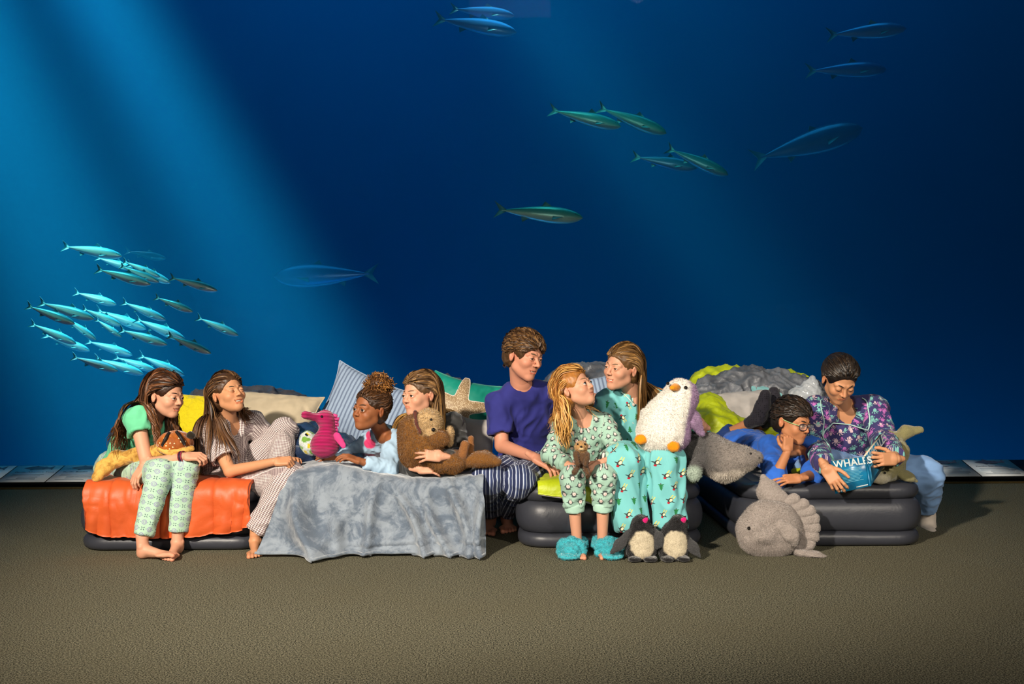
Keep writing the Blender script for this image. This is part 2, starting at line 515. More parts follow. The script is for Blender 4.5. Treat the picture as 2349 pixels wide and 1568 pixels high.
m_ceil = Mat('dark_ceiling', 0.9, 0.1).base(srgb(34, 36, 42)); mb = MB(); boxm(mb, (-10, -4, 4.4), (10, 7.58, 4.5)); tag(mb.build('ceiling', m_ceil, smooth=False), 'dark ceiling of the viewing hall', kind='structure')
LEDGE_Y, LEDGE_W, LEDGE_Z, LEDGE_S = 7.25, 0.33, 0.042, 0.234
m_black = Mat('black_plinth', 0.45, 0.4).base(srgb(10, 11, 14))
m_edge = Mat('carpet_edge', 0.9, 0.1); m_edge.base(m_edge.mix(m_edge.noise(60, 3), srgb(52, 42, 20), srgb(84, 72, 44)))
mb = MB(); boxm(mb, (-9, 7.235, -0.02), (9, 7.62, 0.008)); boxm(mb, (-9, 7.262, 0.008), (9, 7.62, 0.03))
v = A([[x, y, z] for x in (-9, 9) for y, z in ((LEDGE_Y - 0.004, LEDGE_Z - 0.02), (LEDGE_Y - 0.004, LEDGE_Z - 0.003), (LEDGE_Y + LEDGE_W + 0.02, LEDGE_Z + LEDGE_W * LEDGE_S - 0.001), (LEDGE_Y + LEDGE_W + 0.02, 0.0))])
mb.add(v, [A([[0, 1, 2, 3], [7, 6, 5, 4]]), A([[0, 4, 5, 1], [1, 5, 6, 2], [2, 6, 7, 3], [3, 7, 4, 0]])])
ledge = tag(mb.build('trim_1', m_black, smooth=False), 'low dark sloping ledge under the aquarium window', kind='structure')
mb = MB(); boxm(mb, (-9, 7.19, 0), (9, 7.236, 0.012))
tag(mb.build('trim_2', m_edge, smooth=False), 'worn brown carpet edging along the ledge', kind='structure')

# information panels lying on the slope, each with its fish picture and lines of print
m_panel = Mat('panel_print', 0.28, 0.5); m_panel.base(m_panel.mix(m_panel.noise(3, 2), srgb(222, 228, 232), srgb(236, 240, 242)))
m_ink = Mat('panel_ink', 0.4, 0.4).base(srgb(52, 62, 84))
m_ink2 = Mat('panel_ink_pale', 0.4, 0.4).base(srgb(150, 160, 172))
m_inkblue = Mat('panel_gap', 0.4, 0.3).base(srgb(14, 40, 92))
def on_slope(x, u, lift):      # u: 0 at the front edge, 1 at the window
    return A([x, LEDGE_Y + u * LEDGE_W, LEDGE_Z + u * LEDGE_W * LEDGE_S + lift])
def slab(mb, x0, x1, u0, u1, lift, th=0.002):
    v = [on_slope(x, u, l) for x in (x0, x1) for u in (u0, u1) for l in (lift, lift + th)]
    mb.add(v, A([[0, 1, 3, 2], [4, 6, 7, 5], [0, 4, 5, 1], [2, 3, 7, 6], [0, 2, 6, 4], [1, 5, 7, 3]])); return mb
def fish_outline(mb, xa, xb, u, lift, flip, shark):
    t = np.linspace(0, 1, 26); L = xb - xa
    up = 0.10 * np.sin(PI * t ** 0.8) ** 1.2; dn = -0.085 * np.sin(PI * t ** 0.8) ** 1.1
    up += 0.07 * np.exp(-((t - 0.40) / 0.035) ** 2) * (1.5 if shark else 0.7); up += 0.03 * np.exp(-((t - 0.72) / 0.03) ** 2)
    dn -= 0.06 * np.exp(-((t - 0.33) / 0.05) ** 2); dn -= 0.03 * np.exp(-((t - 0.70) / 0.03) ** 2)
    tail = np.clip((t - 0.86) / 0.14, 0, 1); up += tail * (0.15 if shark else 0.12); dn = dn * (1 - tail) - tail * (0.05 if shark else 0.11) + 0.0
    x = xa + (1 - t if flip else t) * L
    a = [on_slope(x[i], u + up[i], lift) for i in range(26)] + [on_slope(x[i], u + dn[i], lift) for i in range(26)]
    mb.add(a, A([[i, i + 1, 26 + i + 1, 26 + i] for i in range(25)])); return mb
def text_mesh(name, cu):
    """flat lettering as a mesh"""
    t_ = bpy.data.objects.new(name, cu); me = bpy.data.meshes.new_from_object(t_); bpy.data.objects.remove(t_)
    o = bpy.data.objects.new(name, me); C.objects.link(o); return o
def print_text(txt, x, u, size, mat, parent, lift=0.0034):
    cu = bpy.data.curves.new('panel_title', 'FONT'); cu.body = txt; cu.size = size; cu.offset = 0.0006
    cu.materials.append(mat.m)
    o = text_mesh('panel_title', cu)
    o.location = tuple(on_slope(x, u, lift)); o.rotation_euler = (math.atan(LEDGE_S), 0, 0); o.scale = (1.25, 1.0, 1)
    o.parent = parent
    return o
_pw = 0.349
_x0 = P(149.5, 1074, LEDGE_Y + LEDGE_W)[0]
titles = {-1: 'Pacific Albacore Tuna', 0: 'Pacific Bonito', 17: 'Scalloped Hammerhead Shark', 18: 'Dolphinfish'}
i = 0
_rt = random.Random(4)
for k in range(-3, 20):
    xa = _x0 + k * _pw
    if xa + _pw < -4.3 or xa > 4.3: continue
    vis = k <= 0 or k >= 16
    p = slab(MB(), xa + 0.005, xa + _pw - 0.005, 0.0, 1.0, 0.0).build('information_panel', m_panel, ledge, smooth=False)
    if not vis: continue
    sh = k >= 15
    fish_outline(MB(), xa + 0.07, xa + 0.29, 0.83, 0.0032, sh is False and False, sh).build('fish_picture', m_ink, p, smooth=False)
    print_text(titles.get(k, 'Ocean Sunfish' if k < 0 else 'Pacific Sardine'), xa + 0.045, 0.56, 0.026, m_ink, p)
    mb = MB()
    for r in range(5):
        slab(mb, xa + 0.05 + (0.06 if 1 < r < 4 else 0), xa + _rt.uniform(0.24, 0.31), 0.42 - r * 0.075, 0.42 - r * 0.075 + 0.028, 0.0022, 0.0008)
    mb.build('print_lines', m_ink2, p, smooth=False)

# acrylic window and the tank behind it
m_acryl = Mat('acrylic', 0.0, 0.5); m_acryl.b.inputs['Transmission Weight'].default_value = 1.0; m_acryl.b.inputs['IOR'].default_value = 1.06
m_acryl.base((0.97, 0.99, 1.0))
WY = 7.585
mb = MB(); boxm(mb, (-10, WY, 0.09), (10, WY + 0.06, 9.0))
tag(mb.build('window_1', m_acryl, smooth=False), 'tall clear acrylic aquarium window', kind='structure')
m_tank = Mat('tank_wall', 0.9, 0.05); m_tank.base(m_tank.mix(m_tank.noise(0.35, 2), srgb(0, 84, 140), srgb(0, 100, 160)))
mb = MB(); boxm(mb, (-12, 15.6, -2), (12, 15.8, 9)); tag(mb.build('wall_back', m_tank, smooth=False), 'far blue wall of the tank', kind='structure')
for sx, nm in ((-1, 'wall_left'), (1, 'wall_right')):
    mb = MB(); boxm(mb, (min(sx * 11.8, sx * 12), WY + 0.07, -2), (max(sx * 11.8, sx * 12), 15.6, 9)); tag(mb.build(nm, m_tank, smooth=False), 'side wall of the tank', kind='structure')
mb = MB(); boxm(mb, (-12, WY + 0.07, -2.1), (12, 15.8, -2)); tag(mb.build('tank_floor', m_tank, smooth=False), 'deep blue tank bottom', kind='structure')
wm = bpy.data.materials.new('sea_water'); wm.use_nodes = True; nt = wm.node_tree; nt.nodes.clear()
out = nt.nodes.new('ShaderNodeOutputMaterial'); sc_ = nt.nodes.new('ShaderNodeVolumeScatter'); ab = nt.nodes.new('ShaderNodeVolumeAbsorption'); ad = nt.nodes.new('ShaderNodeAddShader')
sc_.inputs['Color'].default_value = (0.012, 0.40, 0.80, 1); sc_.inputs['Density'].default_value = 0.05; sc_.inputs['Anisotropy'].default_value = 0.0
ab.inputs['Color'].default_value = (0.05, 0.55, 0.85, 1); ab.inputs['Density'].default_value = 0.07
nt.links.new(sc_.outputs[0], ad.inputs[0]); nt.links.new(ab.outputs[0], ad.inputs[1]); nt.links.new(ad.outputs[0], out.inputs['Volume'])
mb = MB(); boxm(mb, (-11.7, WY + 0.08, -1.95), (11.7, 15.5, 8.9)); tag(mb.build('water', wm, smooth=False), 'deep blue sea water filling the tank', kind='structure')

# ------------------------------------------------------------------ fish
m_fish = Mat('fish_skin', 0.28, 0.6, metal=0.35); _fa = m_fish.attr(); m_fish.base(_fa)
m_fin = Mat('fish_fin', 0.5, 0.3).base(srgb(70, 150, 160))
def fish_body(deep=0.105, wide=0.075, back=(20, 95, 120), belly=(215, 245, 240), flank_glint_rgb=(120, 225, 205)):
    """unit long, nose at +x"""
    nx, ns = 26, 14
    t = np.linspace(0, 1, nx); r = (np.sin(PI * np.clip(t, 0, 1) ** 0.72)) ** 0.85 * (1 - 0.2 * t); r[0] = 0.02; r[-1] = 0.10
    r = np.maximum(r, 0.09 * (t > 0.5)); a = np.arange(ns) * 2 * PI / ns
    v = np.stack([np.broadcast_to((0.5 - t)[:, None], (nx, ns)), wide * r[:, None] * np.cos(a), deep * r[:, None] * np.sin(a) - 0.0], -1).reshape(-1, 3)
    s = np.sin(a)[None] + 0 * t[:, None]; m = np.clip((s - 0.05) / 0.4, 0, 1).ravel()[:, None]
    flank_glint = (np.abs(s - 0.18) < 0.2).ravel()[:, None]  # highlight painted into the upper flank, near-white on the school
    col = (1 - m) * A(srgb(*belly)) + m * A(srgb(*back)); col = np.where(flank_glint, A(srgb(*flank_glint_rgb)), col)
    return MB().add(v, [gridfaces(nx, ns, False, True)], col)
def fin(pts, th=0.006, plane='xz'):
    p = A(pts, float); n = len(p)
    v = np.concatenate([np.stack([p[:, 0], 0 * p[:, 0] + s, p[:, 1]], 1) for s in (-th, th)])
    if plane == 'xy': v = v[:, [0, 2, 1]]
    side = A([[i, (i + 1) % n, n + (i + 1) % n, n + i] for i in range(n)])
    return MB().add(v, [np.arange(n)[None], n + np.arange(n)[None, ::-1], side])
def make_fish(name, label, group, back, belly, deep=0.105):
    r = thing(name, label, 'fish', (0, 0, 0), group)
    fish_body(deep, 0.075, back, belly, (235, 250, 235) if group else tuple(int(0.5 * a + 0.5 * b) for a, b in zip(back, belly))).build('body', m_fish, r)
    fin([(-0.44, 0.012), (-0.60, 0.105), (-0.53, 0.0), (-0.60, -0.105), (-0.44, -0.012)]).build('tail_fin', m_fin, r, False)
    fin([(0.14, 0.085), (0.02, 0.155), (-0.01, 0.10), (-0.10, 0.075)]).build('dorsal_fin', m_fin, r, False)
    fin([(-0.16, -0.07), (-0.24, -0.12), (-0.26, -0.045)]).build('anal_fin', m_fin, r, False)
    for s in (-1, 1): fin([(0.25, -0.03), (0.12, -0.085), (0.13, -0.03)], 0.004).xf(rotm('X', 25 * s), (0, s * 0.05, 0.0)).build('pectoral_fin', m_fin, r, False)
    for s in (-1, 1): lathe(MB(), [(0.001, -0.004), (0.013, -0.003), (0.014, 0.002), (0.001, 0.005)], 8, rotm('X', -90 * s), (0.40, s * 0.036, 0.022), srgb(8, 12, 16)).build('eye', m_black, r, False)
    return r
def dup(root, label=None, group=None):
    r = root.copy(); C.objects.link(r)
    if label: r['label'] = label
    if group: r['group'] = group
    for ch in list(root.children):
        c = ch.copy(); C.objects.link(c); c.parent = r
        for g in ch.children:
            d = g.copy(); C.objects.link(d); d.parent = c
    return r
def swim(o, a, b, y, dy=0.0):
    """tail at pixel a, nose at pixel b"""
    pa, pb = P(a[0], a[1], y), P(b[0], b[1], y + dy); d = pb - pa; L = np.linalg.norm(d)
    fx = nrm(d); fy = nrm(np.cross(A([0, 0, 1.0]), fx)); fz = np.cross(fx, fy)
    M = Matrix(np.stack([fx, fy, fz], 1).tolist()).to_4x4()
    o.rotation_euler = M.to_euler(); o.scale = (L / 1.1,) * 3; o.location = tuple((pa + pb) / 2 + fx * 0.045 * L)
school = [((165, 521), (300, 545)), ((245, 535), (330, 563)), ((300, 553), (385, 590)), ((290, 572), (380, 610)), ((310, 556), (410, 600)), ((235, 581), (360, 618)),
          ((400, 601), (510, 632)), ((195, 615), (290, 645)), ((245, 646), (360, 690)), ((300, 638), (400, 680)), ((368, 642), (455, 678)), ((465, 677), (560, 720)),
          ((110, 650), (235, 690)), ((80, 662), (190, 705)), ((95, 688), (200, 735)), ((170, 672), (245, 725)), ((210, 655), (300, 695)), ((240, 680), (300, 722)),
          ((225, 712), (330, 745)), ((330, 670), (445, 718)), ((290, 708), (400, 745)), ((185, 768), (290, 803)), ((240, 757), (352, 795)), ((285, 752), (380, 785)),
          ((340, 745), (445, 792)), ((395, 732), (495, 775)), ((130, 700), (235, 738))]
rs = random.Random(11)
lead = {0: 'silvery fish at the upper tail end of the bright school', 2: 'silvery fish highest on the front side of the bright school', 6: 'silvery fish swimming out ahead at the upper front of the school', 7: 'darker fish between the upper and the lower cluster of the school',
        11: 'silvery fish leading the bright school, farthest ahead of all', 10: 'silvery fish just behind the leading fish of the school', 13: 'silvery fish at the very tail of the bright school', 14: 'silvery fish lowest at the tail side of the school',
        21: 'silvery fish alone at the lower rear corner of the school', 22: 'silvery fish on the lowest row, beside the lone rear one', 25: 'silvery fish at the lower front corner of the school', 5: 'dim fish under the upper cluster of the bright school'}
f0 = make_fish('fish', 'silvery blue green fish swimming in the tight school above the girls', 'school of silvery fish', (46, 150, 165), (250, 255, 250))
for i, (a, b) in enumerate(school):
    o = f0 if i == 0 else dup(f0)
    o['label'] = lead.get(i, 'silvery fish inside the bright school, one of the many in its middle')
    swim(o, a, b, 9.6 + rs.uniform(-0.7, 0.7), rs.uniform(-0.05, 0.05))
one = [('faint green fish alone above the bright school', (318, 506), (408, 524), 11.4, (24, 105, 120), (60, 150, 160)),
       ('bright green fish swimming level in the middle of the window', (1133, 455), (1335, 474), 8.9, (20, 130, 125), (190, 240, 215)),
       ('green fish at the back of the upper pair', (1256, 224), (1420, 262), 9.6, (20, 120, 125), (150, 220, 205)),
       ('green fish at the front of the upper pair', (1365, 217), (1522, 275), 9.7, (20, 110, 115), (120, 205, 190)),
       ('blue green fish leading the lower pair', (1520, 305), (1660, 365), 9.8, (20, 110, 120), (110, 195, 200)),
       ('bluish fish trailing in the lower pair', (1442, 322), (1590, 348), 10.0, (18, 95, 130), (90, 170, 200)),
       ('pale dim fish under the top edge of the window', (1000, 14), (1185, 44), 11.2, (50, 130, 190), (110, 180, 220)),
       ('dim fish cut by the top edge of the window', (1035, -8), (1180, 8), 11.4, (50, 130, 190), (110, 180, 220)),
       ('dim blue fish in the upper corner near the dark side', (1870, 50), (2045, 36), 11.2, (50, 130, 190), (110, 180, 220)),
       ('dim blue fish just below another near the dark side', (1822, 122), (2000, 118), 11.8, (40, 110, 170), (90, 160, 205)),
       ('large shadowy fish with forked tail rising to one side', (1702, 306), (1945, 236), 12.6, (40, 110, 150), (80, 150, 190)),
       ('large shadowy fish almost lost in the dark water', (880, 540), (650, 545), 13.4, (40, 110, 160), (80, 150, 200))]
for lab, a, b, y, bk, be in one:
    o = make_fish('fish', lab, None, bk, be, 0.13 if 'large' in lab else 0.11)
    swim(o, a, b, y)
# ================================================================== air beds
m_vinyl = Mat('vinyl', 0.42, 0.45); m_vinyl.base(m_vinyl.mix(m_vinyl.noise(5, 3), srgb(46, 48, 56), srgb(56, 58, 66))).bump(m_vinyl.noise(220, 2), 0.12, 0.002)
m_vinyl.bump(m_vinyl.noise(9, 3, dist=0.6), 0.25, 0.012)
m_flock = Mat('flocked_top', 0.95, 0.1, 0.4); m_flock.base(m_flock.mix(m_flock.noise(30, 4), srgb(78, 72, 70), srgb(112, 104, 98))).bump(m_flock.noise(250, 2), 0.4, 0.004)
def sweep_profile(prof, x0, x1, y0, y1, rc, ncorner=9, nside=10):
    """closed profile [(inset, z)] carried round a rounded rectangle"""
    pts = []
    cs = [(x1 - rc, y0 + rc, -90), (x1 - rc, y1 - rc, 0), (x0 + rc, y1 - rc, 90), (x0 + rc, y0 + rc, 180)]
    for cx, cy, a0 in cs:
        for i in range(ncorner):
            a = math.radians(a0 + 90 * i / (ncorner - 1)); pts.append((cx + rc * math.cos(a), cy + rc * math.sin(a), math.cos(a), math.sin(a)))
    pts = A(pts); dense = []
    for i in range(len(pts)):
        a, b = pts[i], pts[(i + 1) % len(pts)]
        n = nside if np.linalg.norm((b - a)[:2]) > 0.2 else 1
        for k in range(n): dense.append(a + (b - a) * k / n)
    pts = A(dense); pr = A(prof)
    v = np.stack([pts[:, None, 0] - pr[None, :, 0] * pts[:, None, 2], pts[:, None, 1] - pr[None, :, 0] * pts[:, None, 3], 0 * pts[:, None, 0] + pr[None, :, 1]], -1)
    return v
def bulge(z0, z1, depth, inset=0.0, n=13, p=0.6):
    a = np.linspace(-PI / 2, PI / 2, n)
    s, c = np.sin(a), np.cos(a)
    return [(inset - depth * (abs(ci) ** p) + depth, z0 + (z1 - z0) * (si + 1) / 2) for si, ci in zip(s, c)]
def airbed(label, x0, x1, y0, y1, zt=0.31):
    r = thing('air_bed', label, 'air bed', ((x0 + x1) / 2, (y0 + y1) / 2, 0), 'air beds in a row')
    rc = 0.15
    def part(nm, prof, mat, cap=False):
        v = sweep_profile(prof, x0, x1, y0, y1, rc); nu, nv = v.shape[:2]
        w = v.reshape(-1, 3).copy()
        w[:, 2] = np.where((w[:, 2] > 0.03) & (not cap), w[:, 2] + 0.004 * fbm(w * 3.0, 2, 3), w[:, 2])
        fs = [gridfaces(nu, nv, True, False)]
        if cap: fs.append((np.arange(nu) * nv + nv - 1)[None])
        return MB().add(w, fs).build(nm, mat, r)
    part('base_ring', bulge(0.002, 0.075, 0.05, 0.005), m_vinyl)
    part('side_chamber', bulge(0.07, 0.235, 0.075, -0.005), m_vinyl)
    part('upper_chamber', bulge(0.225, zt, 0.07, 0.006), m_vinyl)
    part('sleeping_surface', [(0.075, zt - 0.03), (0.078, zt - 0.004), (0.10, zt - 0.006), (0.16, zt - 0.012), (0.3, zt - 0.014)], m_flock, True)
    return r
BX = [(-2.155, -1.225), (-1.10, -0.165), (0.018, 0.945), (1.115, 2.035)]
airbed('charcoal inflatable bed under the orange sleeping bag', BX[0][0], BX[0][1], 5.0, 6.95)
airbed('inflatable bed hidden under the grey plush blanket', BX[1][0], BX[1][1], 5.0, 6.95)
airbed('charcoal inflatable bed the couple and blonde girl sit on', BX[2][0], BX[2][1], 5.0, 6.95)
airbed('charcoal inflatable bed under the boy and the reading woman', BX[3][0], BX[3][1], 5.0, 6.95)
# ================================================================== people: shared builders
m_skin = Mat('skin', 0.52, 0.35); _sa = m_skin.attr()
m_skin.base(m_skin.mix(m_skin.noise(60, 3) * 0.22, _sa, m_skin.mul(_sa, m_skin.rgb((0.78, 0.62, 0.56)))))
m_skin.b.inputs['Subsurface Weight'].default_value = 0.06; m_skin.b.inputs['Subsurface Radius'].default_value = (0.012, 0.004, 0.002)
m_hair = Mat('hair', 0.46, 0.4); m_hair.base(m_hair.attr()); m_hair.b.inputs['Anisotropic'].default_value = 0.5
m_eye = Mat('eye', 0.12, 0.5); m_eye.base(m_eye.attr())
m_teeth = Mat('teeth', 0.25, 0.5).base(srgb(232, 226, 210))

def head_rot(yaw, pitch, roll):
    B = A([[-1, 0, 0], [0, -1, 0], [0, 0, 1.0]])
    return rotm('Y', roll) @ rotm('Z', yaw) @ B @ rotm('X', pitch)

def head_shape(H, kid, nk, neck_to, female=1.0, smile=0.3, mopen=0.0, eyes=0.6, nose=1.0):
    u = H / 0.225; S = Shape(); V = lambda *p: A(p) * u
    es = 1 + 0.14 * kid; ez = -0.006 * kid; nl = (1 - 0.28 * kid) * nose; cw = 1 + 0.05 * kid
    S.ell(V(0, -0.012, 0.030), V(0.073 * cw, 0.093, 0.082))
    S.ell(V(0, 0.030, -0.035), V(0.058 * cw, 0.057, 0.076), k=0.03 * u)
    for s in (-1, 1):
        S.cone(V(s * 0.045, 0.006, -0.062 + 0.006 * kid), V(s * 0.006, 0.064 - 0.004 * kid, -0.094 + 0.004 * kid), 0.018 * u, 0.017 * u, k=0.022 * u)
        S.ell(V(s * (0.035 + 0.002 * smile), 0.061, -0.030 + 0.004 * smile + ez), V(0.024, 0.020 + 0.004 * smile, 0.022), k=0.02 * u)
        S.cone(V(s * 0.012, 0.0825, 0.019 + ez), V(s * 0.044, 0.068, 0.017 + ez), 0.009 * u, 0.008 * u, k=0.014 * u)
    S.ell(V(0, 0.068, -0.060), V(0.031, 0.023, 0.026), k=0.016 * u)
    S.ell(V(0, 0.070, -0.094 + 0.004 * kid), V(0.020, 0.015, 0.014), k=0.016 * u)
    for s in (-1, 1):
        S.ell(V(s * 0.031, 0.094, 0.001 + ez), V(0.019, 0.015, 0.0105), k=0.012 * u, op='s')
        S.ell(V(s * 0.031, 0.0765, ez), [0.0148 * u * es] * 3, k=0.004 * u)
        if eyes > 0.02:
            S.ell(V(s * 0.0315, 0.094, ez - 0.0008), V(0.0142, 0.0155, 0.0022 + 0.0044 * eyes) * es, k=0.0012 * u, op='s')
    S.cone(V(0, 0.0845, 0.006 + ez), V(0, 0.0865 + 0.020 * nl, -0.027 + ez * 0.5), 0.0068 * u, 0.0092 * u, k=0.010 * u)
    for s in (-1, 1): S.ell(V(s * 0.0105, 0.083 + 0.013 * nl, -0.0305 + ez * 0.5), V(0.0075, 0.0095, 0.0070), k=0.006 * u)
    for s in (-1, 1): S.ell(V(s * 0.0058, 0.085 + 0.016 * nl, -0.0375 + ez * 0.5), V(0.0036, 0.0060, 0.0030), k=0.002 * u, op='s')
    w = 0.0235 + 0.008 * smile - 0.002 * kid; cz = -0.060 + 0.008 * smile
    ul, dl = 0.0015 * mopen, 0.0105 * mopen
    cy = 0.0785 - 0.002 * smile
    lf = 0.0016 * (1 - min(1, 2 * mopen))
    up = [V(-w, cy, cz), V(-w * 0.5, 0.0865 + lf, -0.0580 + ul), V(0, 0.0890 + lf, -0.0572 + ul), V(w * 0.5, 0.0865 + lf, -0.0580 + ul), V(w, cy, cz)]
    dn = [V(-w, cy, cz), V(-w * 0.55, 0.0845 + lf, -0.0635 - dl), V(0, 0.0872 + lf, -0.0655 - dl), V(w * 0.55, 0.0845 + lf, -0.0635 - dl), V(w, cy, cz)]
    if mopen > 0.1:
        mid = [0.5 * (a + b) + V(0, 0.003, 0.0) for a, b in zip(up, dn)]
        S.chain([mid[0] + V(0.003, 0, 0), mid[1], mid[2], mid[3], mid[4] - V(0.003, 0, 0)], [x * u for x in (0.0015, 0.0040 + 0.004 * mopen, 0.0045 + 0.005 * mopen, 0.0040 + 0.004 * mopen, 0.0015)], k=0.001 * u, op='s')
    ur, dr = 0.0030 * u, 0.0038 * u
    S.chain(up, [0.002 * u, ur, ur * 1.1, ur, 0.002 * u], k=0.003 * u); S.chain(dn, [0.002 * u, dr, dr * 1.1, dr, 0.002 * u], k=0.003 * u)
    for s in (-1, 1):
        R = rotm('Z', -18 * s) @ rotm('X', 12)
        S.ell(V(s * 0.0755 * cw, -0.010, -0.010), V(0.0085, 0.0185, 0.030), k=0.005 * u, R=R)
        S.ell(V(s * 0.0850 * cw, -0.004, -0.006), V(0.0080, 0.0105, 0.017), k=0.004 * u, op='s', R=R)
    S.cone(V(0, -0.020, -0.045), neck_to, nk * 0.96, nk * 1.06, k=0.022 * u)
    lips = Shape(); lips.chain(up, [0.0002, ur, ur, ur, 0.0002], k=0.001).chain(dn, [0.0002, dr, dr, dr, 0.0002], k=0.001)
    crease = Shape().chain([0.5 * (a + b) for a, b in zip(up, dn)], [0.0005 * u] * 5, k=0) if mopen <= 0.1 else None
    info = dict(crease=crease, es=es, u=u, ez=ez, up=up, dn=dn, w=w, cw=cw, lips=lips)
    return S, info

def head_mesh(S, info, skin, lip, blush=0.35):
    u = info['u']; V = lambda *p: A(p) * u
    hf, hc = 0.0021, 0.0050
    flo, fhi = V(-0.068, 0.030, -0.118), V(0.068, 0.128, 0.040)
    mb = MB()
    v, q = S.mesh(hf, flo, fhi)
    v2, q2 = S.mesh(hc)
    ins = np.all((v2 > flo + hc * 1.2) & (v2 < fhi - hc * 1.2), 1)
    q2 = q2[~ins[q2].all(1)]
    used = np.unique(q2); remap = np.full(len(v2), -1); remap[used] = np.arange(len(used)); v2, q2 = v2[used], remap[q2]
    for vv, qq in ((v, q), (v2, q2)):
        c = np.broadcast_to(A(skin), (len(vv), 3)).copy()
        for s in (-1, 1):
            d = np.linalg.norm((vv - V(s * 0.038, 0.075, -0.028)) / u, axis=1); w = blush * np.clip(1 - d / 0.035, 0, 1) ** 1.5
            c = c * (1 - w[:, None]) + w[:, None] * c * A([1.12, 0.72, 0.66])
            d = np.linalg.norm((vv - V(s * 0.078, -0.005, -0.008)) / u, axis=1); w = 0.4 * np.clip(1 - d / 0.035, 0, 1)
            c = c * (1 - w[:, None]) + w[:, None] * c * A([1.1, 0.70, 0.62])
        d = np.linalg.norm((vv - V(0, 0.106, -0.03)) / u, axis=1); w = 0.3 * np.clip(1 - d / 0.02, 0, 1)
        c = c * (1 - w[:, None]) + w[:, None] * c * A([1.1, 0.75, 0.68])
        d = info['lips'].at(vv); w = np.clip(1 - (d - 0.0004) / 0.0016, 0, 1)[:, None]
        c = c * (1 - w) + w * A(lip)
        if info['crease'] is not None:
            w = np.clip(1 - info['crease'].at(vv) / 0.0026, 0, 1)[:, None] * 0.75; c = c * (1 - w) + w * A(lip) * 0.35  # shade between closed lips painted as a dark line
        mb.add(vv, qq, c)
    return mb

def eye_part(info, s, gaze, iris, openness, lash):
    """eyeball with iris and a lash line; gaze is a local direction"""
    u = info['u']; c = A([s * 0.031, 0.0765, info['ez']]) * u; es = info['es']; r = 0.0134 * u * es; mb = MB()
    if openness > 0.02:
        g = nrm(gaze); F = frame(np.cross(g, [1, 0, 0.01]), g)
        rings = np.concatenate([np.linspace(0, 0.5, 9), np.linspace(0.6, PI, 12)]); n = 20; a = np.arange(n) * 2 * PI / n
        v = np.stack([np.sin(rings)[:, None] * np.cos(a), np.sin(rings)[:, None] * np.sin(a), np.cos(rings)[:, None] + 0 * a], -1).reshape(-1, 3)
        th = np.repeat(rings, n)[:, None]
        col = np.where(th < 0.2, A([0.004, 0.004, 0.004]), np.where(th < 0.46, A(iris), np.where(th < 0.53, A(iris) * 0.3, A([0.62, 0.60, 0.57]))))
        mb.add((v @ F.T) * r + c, [gridfaces(len(rings), n, False, True)], col)
    x = np.linspace(-1, 1, 9); hz = (0.0026 + 0.0046 * openness) * u * es
    if openness > 0.02: zz = hz * (1 - x * x) + 0.0002
    else: zz = -0.003 * u * (1 - x * x) + 0.001 * u
    xx = x * 0.0140 * u * es; yy = np.sqrt(np.maximum((0.0154 * u * es) ** 2 - xx ** 2 - zz ** 2, (0.004 * u) ** 2))
    tubes(mb, (np.stack([xx, yy, zz - 0.0006 * u], 1) + c)[None], 0.0013 * u * (1.15 - x * x), 5, A(lash))
    return mb

def brow_part(info, s, col, raise_=0.0, thick=1.0):
    u = info['u']; t = np.linspace(0, 1, 8)
    x = 0.012 + 0.036 * t; z = 0.0195 + info['ez'] + 0.006 * np.sin(PI * t * 0.85) - 0.003 * t + raise_; y = 0.0915 - 0.026 * t ** 2
    p = np.stack([s * x, y, z], 1) * u
    return tubes(MB(), p[None], 0.0030 * u * thick * (np.sin(PI * (0.12 + 0.85 * t)) ** 0.7), 6, A(col), flat=0.6)

